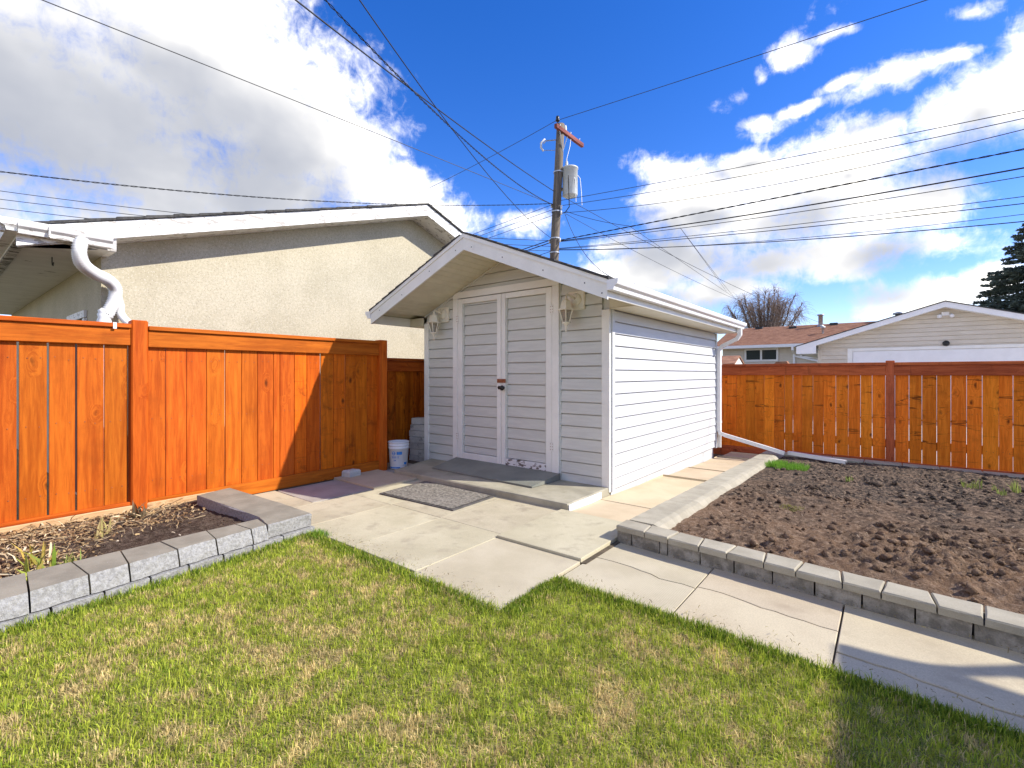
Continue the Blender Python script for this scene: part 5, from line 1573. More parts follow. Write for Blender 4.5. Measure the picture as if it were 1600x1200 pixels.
sprc = thing('spruce_tree', 'dark blue-green spruce standing behind the cream garage at the right edge', 'tree', (0, 0, 0))
SX, SY, SHT = 8.05, 30.5, 9.5
V, F = tube([(SX, SY, -0.2), (SX, SY, 4.0), (SX, SY, SHT)], [0.25, 0.17, 0.02], 8)
MB().add(V, F).build('trunk', M['bark'], sprc, True)
NV = []; NL = []; NS = []; NC_ = []
sticks = []
rg = np.random.default_rng(3)
z = 1.6
while z < SHT - 0.1:
    fr = (SHT - z) / (SHT - 1.6)
    Lb = 4.0 * fr ** 0.85 + 0.12
    nb = 9 if fr > 0.3 else 6
    for b in range(nb):
        a = rg.uniform(0, 6.283)
        l = Lb * rg.uniform(0.72, 1.12)
        zz0 = z + rg.uniform(-0.12, 0.12)
        tip = np.array([SX + math.cos(a) * l, SY + math.sin(a) * l, zz0 - 0.20 * l + 0.10 * l * rg.random()])
        root = np.array([SX, SY, zz0])
        sticks.append(([tuple(root), tuple((root + tip) / 2 + np.array([0, 0, -0.04 * l])), tuple(tip)], 0.025, 0.008))
        nseg = int(30 + 85 * l)
        t = rg.random(nseg) ** 0.75
        base = root + (tip - root) * t[:, None] + np.array([0, 0, -0.16]) * (t * (1 - t) * l)[:, None]
        side = np.array([-math.sin(a), math.cos(a), 0])
        spread = 0.30 * l * (1 - t) ** 0.7 * np.clip(t * 4, 0, 1) + 0.05
        off = rg.uniform(-1, 1, nseg) * spread
        c = base + side * off[:, None] + np.stack([np.zeros(nseg), np.zeros(nseg), rg.normal(0, 0.035, nseg) - 0.10 * np.abs(off)], 1)
        dirv = np.array([math.cos(a), math.sin(a), 0.12]) * 0.7 + side * np.sign(off)[:, None] * 0.6 + rg.normal(0, 0.25, (nseg, 3))
        dirv /= np.linalg.norm(dirv, axis=1)[:, None]
        up = np.cross(dirv, rg.normal(0, 1, (nseg, 3))); up /= np.linalg.norm(up, axis=1)[:, None]
        ln = rg.uniform(0.09, 0.20, nseg)[:, None]; wd = rg.uniform(0.018, 0.04, nseg)[:, None]
        shade = rg.uniform(0, 1, nseg)
        for up_ in (up, np.cross(up, dirv)):
            quad = np.stack([c - up_ * wd, c + dirv * ln * 0.6 - up_ * wd * 0.8, c + dirv * ln, c + dirv * ln * 0.6 + up_ * wd * 0.8, c + up_ * wd], 1)
            bb = len(NV) * 0 + sum(len(v) for v in NV)
            NV.append(quad.reshape(-1, 3))
            NL.append(np.arange(nseg * 5) + bb); NS.append(np.full(nseg, 5))
            tipc = np.clip(t, 0, 1)
            g_ = (0.55 + 0.45 * shade)
            colr = np.stack([0.11 + 0.09 * shade, 0.145 + 0.10 * shade, 0.125 + 0.08 * shade, np.ones(nseg)], 1)
            NC_.append(np.repeat(colr, 5, 0))
    z += 0.24
me = np_mesh('needles', np.concatenate(NV), np.concatenate(NL), np.concatenate(NS))
at_ = me.attributes.new('col', 'FLOAT_COLOR', 'POINT'); at_.data.foreach_set('color', np.concatenate(NC_).astype(np.float32).ravel())
o = obj('needles', me, M['needle'], sprc, (0, 0, 0)); o['kind'] = 'stuff'
twig_mesh(sticks, 'branches', M['bark'], sprc, 4)

# ------------------------------------------------------------------ utility pole
up = thing('utility_pole', 'weathered wooden utility pole with red-brown crossarm rising behind the shed roof', 'utility pole', (-6.15, 8.16, -0.2))
B0 = Vector((-6.30, 8.05, -0.2)); T0 = Vector((-5.949, 8.321, 9.12))
def polept(z):
    t = (z - B0.z) / (T0.z - B0.z)
    return B0 + (T0 - B0) * t
V, F = tube([polept(z) for z in (-0.2, 2, 4, 6, 8, 9.12)], [0.17, 0.158, 0.148, 0.14, 0.132, 0.126], 16)
MB().add(V, F).build('pole_shaft', M['pole'], up, True)
xp = polept(8.85).x + 0.12
ca = box('crossarm', xp - 0.05, xp + 0.05, 7.86, 9.50, 8.80, 8.93, M['crossarm'], up, 0.006)
V, F = lathe([(0.012, -0.05), (0.012, 0.05), (0.055, 0.06), (0.075, 0.10), (0.05, 0.13), (0.06, 0.17), (0.045, 0.22), (0.0, 0.24)], 14)
MB().add(V, F, (xp, 7.98, 8.98)).build('insulator', M['black'], up, True)
for y in (8.12, 8.75, 9.3):
    V, F = lathe([(0.01, 0), (0.01, 0.06), (0.02, 0.065), (0.02, 0.08), (0, 0.085)], 8)
    MB().add(V, F, (xp, y, 8.93)).build('bolt', M['steel'], up)
for y in (8.10, 8.55):
    V, F = tube([(xp, y, 8.81), (polept(8.2).x + 0.13, 8.29, 8.22)], 0.014, 5)
    MB().add(V, F).build('brace', M['steel'], up)
V, F = lathe([(0.0, 0.0), (0.05, 0.0), (0.05, 0.08), (0.035, 0.16), (0, 0.17)], 12)
MB().add(V, F, (xp, 8.42, 8.93)).build('pole_cap', M['ceramic'], up)
# fuse cutout on a bracket
V, F = tube([(polept(8.55).x - 0.08, 8.2, 8.62), (polept(8.55).x - 0.34, 8.02, 8.60), (polept(8.55).x - 0.40, 7.98, 8.52)], 0.018, 6)
MB().add(V, F).build('cutout_bracket', M['steel'], up)
V, F = tube([(polept(8.5).x - 0.36, 8.0, 8.66), (polept(8.5).x - 0.47, 7.95, 8.55), (polept(8.5).x - 0.47, 7.95, 8.40), (polept(8.5).x - 0.40, 7.97, 8.28)], [0.03, 0.035, 0.035, 0.03], 8)
MB().add(V, F).build('fuse_cutout', M['ceramic'], up, True)
V, F = tube([(polept(8.3).x - 0.40, 7.97, 8.30), (polept(8.3).x - 0.1, 8.2, 8.30)], 0.010, 5)
MB().add(V, F).build('fuse_lead', M['steel'], up)
# transformer
tx, ty = polept(7.2).x + 0.39 * 0.78, polept(7.2).y + 0.39 * 0.62
tr = link(bpy.data.objects.new('transformer', None), up, (tx, ty, 6.85))
V, F = lathe([(0.0, 0.0), (0.225, 0.0), (0.24, 0.02), (0.24, 0.84), (0.258, 0.845), (0.258, 0.885), (0.235, 0.90), (0.0, 0.95)], 28)
MB().add(V, F, (tx, ty, 6.85)).build('tank', M['transformer'], tr, True)
V, F = lathe([(0.0, 0), (0.045, 0.0), (0.05, 0.05), (0.035, 0.06), (0.05, 0.10), (0.035, 0.11), (0.05, 0.15), (0.035, 0.16), (0.045, 0.2), (0.02, 0.22), (0.015, 0.30), (0, 0.31)], 14)
MB().add(V, F, (tx - 0.11, ty - 0.02, 7.76)).build('bushing', M['ceramic'], tr, True)
pm = polept(7.3)
box('mount_bracket', min(pm.x, tx - .12), tx - 0.10, ty - 0.16, ty - 0.06, 7.05, 7.12, M['steel'], tr, 0.004)
box('mount_bracket', min(pm.x, tx - .12), tx - 0.10, ty - 0.16, ty - 0.06, 7.50, 7.57, M['steel'], tr, 0.004)
V, F = tube([(tx + 0.12, ty + 0.10, 7.62), (tx + 0.27, ty + 0.17, 7.4), (tx + 0.30, ty + 0.19, 7.0), (tx + 0.32, ty + 0.2, 6.55)], 0.010, 5)
MB().add(V, F).build('lead', M['metal_white'], tr)
V, F = tube([(tx + 0.10, ty - 0.17, 7.6), (tx + 0.24, ty - 0.08, 7.3), (tx + 0.22, ty + 0.0, 6.62)], 0.010, 5)
MB().add(V, F).build('lead', M['metal_white'], tr)
V, F = tube([(tx + 0.06, ty - 0.2, 7.62), (tx + 0.09, ty - 0.23, 7.2), (tx + 0.09, ty - 0.2, 6.7), (tx + 0.08, ty - 0.17, 6.45), (tx - 0.05, ty - 0.2, 6.30), (tx - 0.26, ty - 0.22, 6.27)], 0.014, 6)
MB().add(V, F).build('lead', M['cable'], tr)
V, F = tube([(tx - 0.11, ty - 0.02, 8.05), (tx - 0.06, ty + 0.1, 8.5), (xp, 8.75, 8.8)], 0.009, 5)
MB().add(V, F).build('lead', M['metal_white'], tr)
for z in (5.5, 6.35, 7.6, 5.05):
    p = polept(z)
    V, F = lathe([(0.156, -0.02), (0.160, -0.02), (0.160, 0.02), (0.156, 0.02)], 16)
    MB().add(V, F, p).build('band', M['steel'], up)
for z, dxx in ((6.58, -0.18), (6.45, 0.18), (5.42, 0.19), (5.44, -0.19), (6.28, 0.19)):
    p = polept(z)
    V, F = lathe([(0, -0.06), (0.035, -0.06), (0.03, -0.02), (0.035, 0.0), (0.03, 0.02), (0.035, 0.06), (0, 0.06)], 10)
    MB().add(V, F, (p.x + dxx, p.y - 0.02, z)).build('spool_insulator', M['ceramic'], up, True)

WIRES = [
    ('power_line', [-6.075, 8.22, 9.236], [-17.938, 8.22, 8.319], 0.198, 0.011, 'thin top line running left from the crossarm insulator, down behind the garage ridge'),
    ('power_line', [-6.075, 8.22, 9.236], [4.879, 8.22, 8.577], 0.015, 0.011, 'thin line rising right from the crossarm insulator, highest wire right of the pole'),
    ('service_cable', [-6.107, 8.194, 7.003], [-3.233, -2.311, 5.704], 0.101, 0.014, 'thick straight service cable dropping from top centre to the pole just under the transformer'),
    ('service_cable', [-6.139, 8.169, 6.577], [-2.505, -2.242, 5.438], 0.351, 0.012, 'twisted service cable from top centre, reaching the pole lowest of the crossing three'),
    ('service_cable', [-6.139, 8.169, 5.481], [-2.305, -1.825, 5.589], 0.363, 0.01, 'steep service cable from top centre to the lower pole, nearest the shed peak'),
    ('overhead_wire', [-6.171, 8.144, 6.597], [-6.985, -4.032, 6.36], -0.016, 0.01, 'long thin wire crossing the big grey cloud from the top left corner to the pole'),
    ('service_cable', [-6.171, 8.144, 6.617], [-11.776, -4.022, 5.184], 0.313, 0.012, 'twisted cable running nearly level from the left edge over the garage ridge to the pole'),
    ('overhead_wire', [-6.139, 8.169, 5.44], [-16.44, -3.91, 6.039], 0.238, 0.011, 'upper of the three thin wires above the garage eave at the left edge'),
    ('overhead_wire', [-6.139, 8.169, 5.257], [-16.44, -3.91, 5.812], 0.201, 0.011, 'middle of the three thin wires above the garage eave at the left edge'),
    ('overhead_wire', [-6.139, 8.169, 5.115], [-16.44, -3.91, 5.584], 0.234, 0.011, 'lowest of the three thin wires above the garage eave at the left edge'),
    ('alley_wire', [-6.123, 8.182, 6.597], [-13.195, 8.182, 5.974], -0.001, 0.011, 'upper alley wire sloping left from the pole to the shed peak'),
    ('alley_wire', [-6.123, 8.182, 6.435], [-13.195, 8.182, 5.843], -0.001, 0.011, 'middle alley wire sloping left from the pole to behind the shed peak'),
    ('alley_wire', [-6.123, 8.182, 6.252], [-13.195, 8.182, 5.647], -0.001, 0.011, 'lower alley wire sloping left from the pole to behind the shed roof'),
    ('alley_cable', [-6.107, 8.194, 5.501], [-10.945, 8.194, 4.986], -0.001, 0.02, 'upper black cable left of the pole, dipping behind the shed roof'),
    ('alley_cable', [-6.107, 8.194, 5.42], [-10.945, 8.194, 4.888], -0.001, 0.02, 'lower black cable left of the pole, dipping behind the shed roof'),
    ('alley_cable', [-6.107, 8.194, 5.136], [-10.945, 8.194, 4.577], -0.002, 0.012, 'short thin cable left of the pole foot, just above the shed roof'),
    ('alley_wire', [-6.012, 8.27, 6.699], [5.571, 8.27, 5.969], 0.05, 0.011, 'uppermost of the alley wires fanning right from under the transformer'),
    ('alley_wire', [-6.012, 8.27, 6.536], [5.571, 8.27, 5.877], 0.15, 0.011, 'second alley wire from the top, fanning right from under the transformer'),
    ('alley_wire', [-6.012, 8.27, 6.313], [5.571, 8.27, 5.768], 0.334, 0.011, 'third alley wire from the top, fanning right from under the transformer'),
    ('alley_cable', [-6.012, 8.27, 5.44], [5.571, 8.27, 5.316], 0.004, 0.016, 'black bundled cable right of the pole, just above the thickest one'),
    ('alley_cable', [-6.012, 8.27, 5.42], [5.571, 8.27, 4.98], 0.115, 0.02, 'thickest black cable right of the pole, rising to the right edge'),
    ('alley_wire', [-6.012, 8.27, 5.399], [5.571, 8.27, 4.813], 0.129, 0.011, 'thin cable hugging the underside of the thickest black cable'),
    ('alley_wire', [-6.012, 8.27, 5.196], [5.571, 8.27, 4.399], 0.084, 0.01, 'upper of the four faint wires low over the white cloud at right'),
    ('alley_cable', [-6.012, 8.27, 5.176], [5.571, 8.27, 4.253], 0.08, 0.012, 'second of the four faint wires low over the white cloud at right'),
    ('alley_wire', [-6.012, 8.27, 5.136], [5.571, 8.27, 4.101], 0.214, 0.008, 'third and faintest of the low wires over the white cloud at right'),
    ('alley_cable', [-6.012, 8.27, 5.156], [5.571, 8.27, 3.921], 0.163, 0.013, 'lowest wire right of the pole, nearest the far garage gable'),
    ('drop_wire', [-5.854, 8.397, 6.333], [-0.9, 2.6, 2.62], 0.507, 0.01, 'steep drop wire from the pole down behind the shed roof'),
    ('drop_wire', [-6.044, 8.245, 6.942], [-0.61, 27.956, 4.003], 0.278, 0.011, 'long drop wire from under the transformer down to the far brown roofed house'),
    ('drop_wire', [-5.822, 8.423, 6.293], [-2.236, 26.656, 4.332], 0.288, 0.009, 'long drop wire passing lowest in front of the bare tree to the far house'),
    ('drop_wire', [-3.604, 8.27, 5.436], [-4.661, 24.716, 5.501], -0.006, 0.009, 'drop wire leaving the black cable splice nearer the pole, down to the bare tree'),
    ('drop_wire', [-2.148, 8.27, 5.1], [-5.089, 24.374, 5.939], 0.0, 0.008, 'left one of two thin drop wires leaving the splice farther from the pole'),
    ('drop_wire', [-2.148, 8.27, 5.1], [-4.661, 24.716, 5.464], 0.04, 0.008, 'right one of two thin drop wires leaving the splice farther from the pole'),
    ('drop_wire', [-5.822, 8.423, 6.374], [-3.604, 8.27, 5.436], 0.058, 0.01, 'short wire from under the transformer to the nearer splice on the black cable'),
]

seen_far = 'fanning right', 'right of the pole', 'underside of', 'white cloud at right', 'highest wire right'
for (nm, A, B, sag, r, lab) in WIRES:
    r *= 0.78
    tmax = 1.7 if any(s in lab for s in seen_far) else 1.0
    n = 40
    pts = []
    for i in range(n + 1):
        t = tmax * i / n
        pts.append((A[0] + (B[0] - A[0]) * t, A[1] + (B[1] - A[1]) * t, A[2] + (B[2] - A[2]) * t - 4 * sag * t * (1 - t)))
    mb = MB()
    if 'twisted' in lab or 'bundled' in lab:
        hi = []
        N = 420
        for ph_ in (0, math.pi):
            q = []
            for i in range(N + 1):
                t = tmax * i / N
                p = (A[0] + (B[0] - A[0]) * t, A[1] + (B[1] - A[1]) * t, A[2] + (B[2] - A[2]) * t - 4 * sag * t * (1 - t))
                w = i * 0.62 + ph_
                q.append((p[0] + 0.010 * math.cos(w) * 0.7, p[1] + 0.010 * math.cos(w) * 0.7, p[2] + 0.010 * math.sin(w)))
            V, F = tube(q, r * 0.72, 4); mb.add(V, F)
    else:
        V, F = tube(pts, r, 5); mb.add(V, F)
    big = nm in ('service_cable', 'alley_cable')
    o = mb.build(nm, M['cable'] if big else M['wire'], None)
    tag(o, lab, 'cable' if 'cable' in nm else 'wire', 'overhead wires at the utility pole')

# ------------------------------------------------------------------ unseen slab added to cast the shade on the lawn corner
hz = 2.45
ho = thing('added_shade_slab', 'added slab out of frame to the right, shaped to shade the lawn corner', 'house', (7.5, -4.0, -0.2))
def up_sun(x, y, h):
    return (x + SUN_DIR.x / SUN_DIR.z * h, y + SUN_DIR.y / SUN_DIR.z * h)
edge = [(2.06, -1.765), (2.15, -1.76), (2.25, -1.745), (2.36, -1.715), (2.48, -1.64), (2.62, -1.52), (2.9, -1.25), (3.6, -0.9), (5.0, -0.7), (5.0, -7.0), (2.12, -7.0), (2.10, -2.3), (2.09, -2.04)]  # outline of the wanted shadow on the ground
hole = [(2.47, -1.735), (2.62, -1.615), (2.80, -1.55), (2.80, -1.75), (2.62, -1.75)]  # left open so a wedge of light falls through
pl = [up_sun(x, y, hz) for x, y in edge]
# the slab is split round the little gap
gap = [up_sun(x, y, hz) for x, y in hole]
V, F = prism(pl, 'z', hz, hz + 0.03)
shade_mb = MB()
bm_pts = pl
import mathutils.geometry as mg
tri = mg.tessellate_polygon([[Vector((p[0], p[1], 0)) for p in pl], [Vector((p[0], p[1], 0)) for p in gap]])
allp = pl + gap
Vb = [(p[0], p[1], hz) for p in allp] + [(p[0], p[1], hz + 0.03) for p in allp]
nA = len(allp)
Ft = [tuple(t) for t in tri] + [tuple(i + nA for i in t) for t in tri]
for ring in (range(len(pl)), range(len(pl), nA)):
    ring = list(ring)
    for i in range(len(ring)):
        a_, b_ = ring[i], ring[(i + 1) % len(ring)]
        Ft.append((a_, b_, b_ + nA, a_ + nA))
shade_mb.add(Vb, Ft).build('roof', M['shingle_dark'], ho)  # slab of the added shade caster, no seen roof
box('wall', 6.3, 6.5, -7.5, 0.2, -0.2, hz - 0.002, M['cream_siding'], ho, 0.004)  # wall made up to go with the shade slab

# ------------------------------------------------------------------ lawn
def lawn_top(x):
    return np.where(x < 0.655, -2.505, np.where(x < 0.66, -2.52, -2.0 - 0.022 * (x - 0.66)))
def lawn_left(y):
    return np.where(y > -4.1, -1.25 - 0.125 * (y + 2.5), -1.05) + 0.012
LV = [(-1.24, -2.50), (0.66, -2.525), (0.665, -2.005), (6.2, -2.12), (6.2, -9.0), (-1.03, -9.0), (-1.03, -4.1)]
gx, gy = np.meshgrid(np.linspace(-1.3, 6.3, 180), np.linspace(-9.0, -1.95, 170))
inside = (gy < lawn_top(gx) + 0.03) & (gx > lawn_left(gy) - 0.03)
gz_ = 0.0 + 0.022 * (fbm(gx * 1.7, gy * 1.7, 3) - 0.5) - 0.012
def lawn_z(x, y):
    return 0.022 * (fbm(x * 1.7, y * 1.7, 3) - 0.5) - 0.012
V = np.stack([gx.ravel(), gy.ravel(), gz_.ravel()], 1)
ny, nx = gx.shape
idx = (np.arange(ny - 1)[:, None] * nx + np.arange(nx - 1)[None, :])
ok = inside[:-1, :-1] & inside[1:, :-1] & inside[:-1, 1:] & inside[1:, 1:]
i = idx[ok]
q = np.stack([i, i + 1, i + 1 + nx, i + nx], 1).reshape(-1)
lawn = tag(obj('lawn', np_mesh('lawn', V, q, np.full(len(i), 4)), M['turf'], None), kind='structure')

def blades(n, x, y, zf, hmin, hmax, wmin, wmax, cols, lean, name, mat, dark=None):
    h = RNG.uniform(hmin, hmax); w = RNG.uniform(wmin, wmax)
    a = RNG.uniform(0, 2 * math.pi, n)
    th = RNG.uniform(0, 2 * math.pi, n)
    ln = np.abs(RNG.normal(0, 1, n)) * lean * h
    dx, dy = np.cos(a) * ln, np.sin(a) * ln
    sx, sy = np.cos(th) * w / 2, np.sin(th) * w / 2
    z = zf(x, y)
    rise = np.sqrt(np.maximum(h * h - np.minimum(ln, h * 0.97) ** 2, (0.12 * h) ** 2))
    P = np.zeros((n, 5, 3))
    P[:, 0] = np.stack([x - sx, y - sy, z - 0.004], 1); P[:, 1] = np.stack([x + sx, y + sy, z - 0.004], 1)
    mx, my, mz = x + dx * 0.38, y + dy * 0.38, z + rise * 0.62
    P[:, 2] = np.stack([mx - sx * 0.85, my - sy * 0.85, mz], 1); P[:, 3] = np.stack([mx + sx * 0.85, my + sy * 0.85, mz], 1)
    P[:, 4] = np.stack([x + dx, y + dy, z + rise], 1)
    b = np.arange(n)[:, None] * 5
    loops = np.concatenate([b + np.array([[0, 1, 3, 2]]), b + np.array([[2, 3, 4]])], 1).reshape(-1)
    sizes = np.tile([4, 3], n)
    me = np_mesh(name, P.reshape(-1, 3), loops, sizes)
    C = np.ones((n, 5, 4)); C[:, :, :3] = cols[:, None, :]
    at = me.attributes.new('col', 'FLOAT_COLOR', 'POINT')
    at.data.foreach_set('color', C.astype(np.float32).ravel())
    return tag(obj(name, me, mat, None), kind='stuff')

GREEN = np.array([0.27, 0.36, 0.028]); LIME = np.array([0.56, 0.58, 0.08]); DEEP = np.array([0.11, 0.20, 0.02])
STRAW = np.array([0.76, 0.64, 0.26]); TAN = np.array([0.56, 0.41, 0.21])
def pick_cols(n, dry, edge, xx, yy):
    # blades come in little tufts of one colour
    t1 = fbm(xx * 48, yy * 48, 2); t2 = vnoise(xx * 60 + 91, yy * 60 + 7)
    r = np.clip((t1 - 0.5) * 1.9 + 0.5, 0, 1) * 0.62 + RNG.random(n) * 0.38
    k = np.clip(0.6 * t2 + 0.4 * RNG.random(n), 0, 1)[:, None]
    g = GREEN * (1 - k) + LIME * k
    d = RNG.random(n)
    g = np.where((d < 0.16 + 0.25 * edge)[:, None], DEEP * 0.6 + GREEN * 0.4, g)
    s = STRAW * (1 - k) + TAN * k
    isdry = r < dry
    return np.where(isdry[:, None], s, g) * RNG.uniform(0.75, 1.25, (n, 1)) * (0.62 + 0.76 * vnoise(xx * 42 + 13, yy * 42 + 31))[:, None], isdry
N0 = 620000
x = RNG.uniform(-1.3, 4.6, N0); y = RNG.uniform(-5.6, -1.93, N0)
dist = np.hypot(x - CAM[0], y - CAM[1])
keep = (y < lawn_top(x) + 0.012) & (x > lawn_left(y)) & (RNG.random(N0) < np.where(dist < 1.2, 0.3, 1.0)) & ((y > -4.9) | (RNG.random(N0) < 0.35))
x, y = x[keep], y[keep]; n = len(x)
et = np.minimum(np.minimum(lawn_top(x) - y, x - lawn_left(y)), np.where(y > -2.5, x - 0.665, 9))
edge = np.clip(1 - et / 0.10, 0, 1)
patch = fbm(x * 2.1 + 5, y * 2.1 + 1, 4, 0.55)
clump = fbm(x * 11, y * 11, 3)
dry = np.clip(0.33 + (patch - 0.5) * 0.7 + (clump - 0.5) * 1.5 - 0.5 * edge - 0.28 * np.clip((x - 1.6) / 1.2, 0, 1), 0.04, 0.85)
cols, isdry = pick_cols(n, dry, edge, x, y)
hm = (0.014 + 0.018 * clump + 0.022 * vnoise(x * 38 + 5, y * 38) + 0.014 * edge) * np.where(isdry, 0.75, 1.0)
blades(n, x, y, lawn_z, hm * 0.35, hm * 1.25, 0.0020, 0.0046, cols, 1.15 + 0.0 * hm, 'grass', M['blade'])
# lusher fringe along the slabs and block wall
n = 38000
t = RNG.random(n)
seg = RNG.random(n)
off = np.abs(RNG.normal(0, 0.045, n))
xa = np.where(seg < 0.42, -1.24 + 1.9 * t, np.where(seg < 0.52, 0.665 + off, np.where(seg < 0.88, 0.67 + 3.6 * t, 0)))
ya = np.where(seg < 0.42, -2.50 - off, np.where(seg < 0.52, -2.52 + 0.52 * t, np.where(seg < 0.88, -1.995 - 0.022 * (0.67 + 3.6 * t - 0.66) - off, 0)))
yl = -5.0 + 2.5 * t
xa = np.where(seg >= 0.88, lawn_left(yl) + off, xa); ya = np.where(seg >= 0.88, yl, ya)
fr_ = RNG.random(n) < np.where(seg < 0.42, 0.35, 1.0) * (0.25 + 1.1 * vnoise(xa * 9 + 3, ya * 9))
xa, ya = xa[fr_], ya[fr_]; n = len(xa)
k = RNG.random(n)[:, None]
ce = (GREEN * k + DEEP * (1 - k)) * RNG.uniform(0.75, 1.2, (n, 1))
strawy = RNG.random(n) < 0.10
ce[strawy] = STRAW * 0.9
blades(n, xa, ya, lawn_z, 0.012 + 0.014 * vnoise(xa * 30, ya * 30), 0.026 + 0.036 * vnoise(xa * 22 + 8, ya * 22), 0.0018, 0.0038, ce, 0.7, 'fringe_grass', M['blade'])
# flattened thatch between the blades
n = 90000
x = RNG.uniform(-1.3, 4.4, n); y = RNG.uniform(-5.2, -1.95, n)
keep = (y < lawn_top(x) + 0.01) & (x > lawn_left(y)) & (np.hypot(x - CAM[0], y - CAM[1]) > 1.1)
x, y = x[keep], y[keep]; n = len(x)
patch = fbm(x * 2.1 + 5, y * 2.1 + 1, 4, 0.55)
keep = RNG.random(n) < np.clip(0.30 + (patch - 0.5) * 2.2, 0.05, 0.9)
x, y = x[keep], y[keep]; n = len(x)
k = RNG.random(n)[:, None]
blades(n, x, y, lambda a, b: lawn_z(a, b) + 0.006, 0.012, 0.032, 0.0014, 0.003, (STRAW * (1 - k) + TAN * k) * RNG.uniform(0.8, 1.25, (n, 1)), 1.6, 'dry_thatch', M['blade'])

def tuft(cx, cy, rx, ry, n, zf, h0, h1, cols, name, label, cat, group=None, lean=0.5, w0=0.002, w1=0.0045):
    x = cx + np.clip(RNG.normal(0, rx / 2, n), -rx * .85, rx * .85); y = cy + np.clip(RNG.normal(0, ry / 2, n), -ry * .85, ry * .85)
    o = blades(n, x, y, zf, np.full(n, h0), np.full(n, h1), w0, w1, cols, lean, name, M['blade'])
    del o['kind']
    # own origin at its foot
    o.data.transform(Matrix.Translation((-cx, -cy, -float(zf(np.array([cx]), np.array([cy]))[0]))))
    o.location = (cx, cy, float(zf(np.array([cx]), np.array([cy]))[0]))
    return tag(o, label, cat, group)
def gcol(n, a, b):
    k = RNG.random(n)[:, None]
    return (np.array(a) * (1 - k) + np.array(b) * k) * RNG.uniform(0.8, 1.2, (n, 1))
BR = ((0.12, 0.30, 0.02), (0.26, 0.46, 0.06))
tuft(0.99, 2.98, 0.13, 0.22, 1100, soil_z, 0.03, 0.09, gcol(1100, *BR), 'grass_clump', 'bright green grass clump at the corner of the soil bed, left of the pipe outlet', 'grass', 'green clumps by the pipe outlet')
tuft(1.22, 2.74, 0.20, 0.20, 1700, soil_z, 0.03, 0.09, gcol(1700, *BR), 'grass_clump', 'larger bright green grass clump in front of the end of the angled downspout', 'grass', 'green clumps by the pipe outlet')
tuft(-1.13, -2.49, 0.10, 0.06, 420, lambda a, b: lawn_z(a, b), 0.03, 0.065, gcol(420, (0.10, 0.24, 0.02), (0.22, 0.38, 0.04)), 'grass_clump', 'green tuft of lawn grass at the corner of the grey block wall', 'grass')
for (sx_, sy_, n_, h_, lab) in ((1.85, 2.1, 16, 0.07, 'tiny yellow-green sprouts in the soil near the end of the white pipe'),
                               (2.87, 2.85, 14, 0.12, 'pale bulb shoots in the back of the soil bed, left of the tall pair'),
                               (2.97, 2.95, 16, 0.14, 'taller pale bulb shoots in the back of the soil bed near the fence'),
                               (3.12, 3.0, 10, 0.09, 'short bulb shoots between the pale shoots and the green corner plant'),
                               (3.26, 2.93, 26, 0.15, 'fresh green bulb shoots at the right edge of the soil bed'),
                               (3.11, 2.6, 14, 0.09, 'small green shoots nearest the camera at the right of the soil bed')):
    tuft(sx_, sy_, 0.045, 0.045, n_, soil_z, h_ * 0.5, h_, gcol(n_, (0.22, 0.30, 0.05), (0.42, 0.46, 0.14)), 'bulb_sprout', lab, 'sprout', 'shoots in the soil bed', 0.25, 0.006, 0.011)
n = 260
tuft(1.55, 0.35, 0.10, 0.08, n, soil_z, 0.008, 0.02, gcol(n, (0.22, 0.22, 0.05), (0.34, 0.30, 0.10)), 'weed_patch', 'small yellowish weed patch in the middle of the dug soil', 'weed', None, 0.8)

# ------------------------------------------------------------------ dead plants and shoots in the left bed
def ribbons(n, x, y, zf, l0, l1, w0, w1, cols, curl, name, lift=0.0, kind='stuff'):
    l = l0 * (l1 / l0) ** RNG.random(n); w = RNG.uniform(w0, w1, n)
    a = RNG.uniform(0, 2 * math.pi, n)
    K = 5
    P = np.zeros((n, K, 2, 3))
    cur = RNG.normal(0, curl, n)
    el = RNG.normal(0.0, 0.25, n) + lift * RNG.random(n)
    px, py = x.copy(), y.copy(); pz = zf(x, y) + RNG.uniform(0.0, 0.03, n)
    roll = RNG.uniform(-0.9, 0.9, n)
    for k in range(K):
        aa = a + cur * (k / K)
        ca, sa = np.cos(aa), np.sin(aa)
        taper = 1.0 - 0.75 * abs(k / (K - 1) - 0.4) ** 1.5
        nxv = np.stack([-sa * np.cos(roll), ca * np.cos(roll), np.sin(roll)], 1) * (w * taper / 2)[:, None]
        c = np.stack([px, py, np.maximum(pz, zf(px, py) + 0.002)], 1)
        P[:, k, 0] = c - nxv; P[:, k, 1] = c + nxv
        st_ = l / (K - 1)
        px = px + ca * st_ * np.cos(el); py = py + sa * st_ * np.cos(el); pz = pz + st_ * np.sin(el)
        el = el - RNG.uniform(0.0, 0.5, n)
    b = np.arange(n)[:, None] * (2 * K)
    loops = np.concatenate([b + np.array([[2 * k, 2 * k + 1, 2 * k + 3, 2 * k + 2]]) for k in range(K - 1)], 1).reshape(-1)
    me = np_mesh(name, P.reshape(-1, 3), loops, np.full(n * (K - 1), 4))
    C = np.ones((n, 2 * K, 4)); C[:, :, :3] = cols[:, None, :]
    at = me.attributes.new('col', 'FLOAT_COLOR', 'POINT'); at.data.foreach_set('color', C.astype(np.float32).ravel())
    o = obj(name, me, M['litter'], None)
    return tag(o, kind=kind) if kind else o
def litter_pos(n, p):
    x = RNG.uniform(-2.78, -1.45, n); y = RNG.uniform(-6.0, -2.86, n)
    k = RNG.random(n) < p(x, y)
    return x[k], y[k]
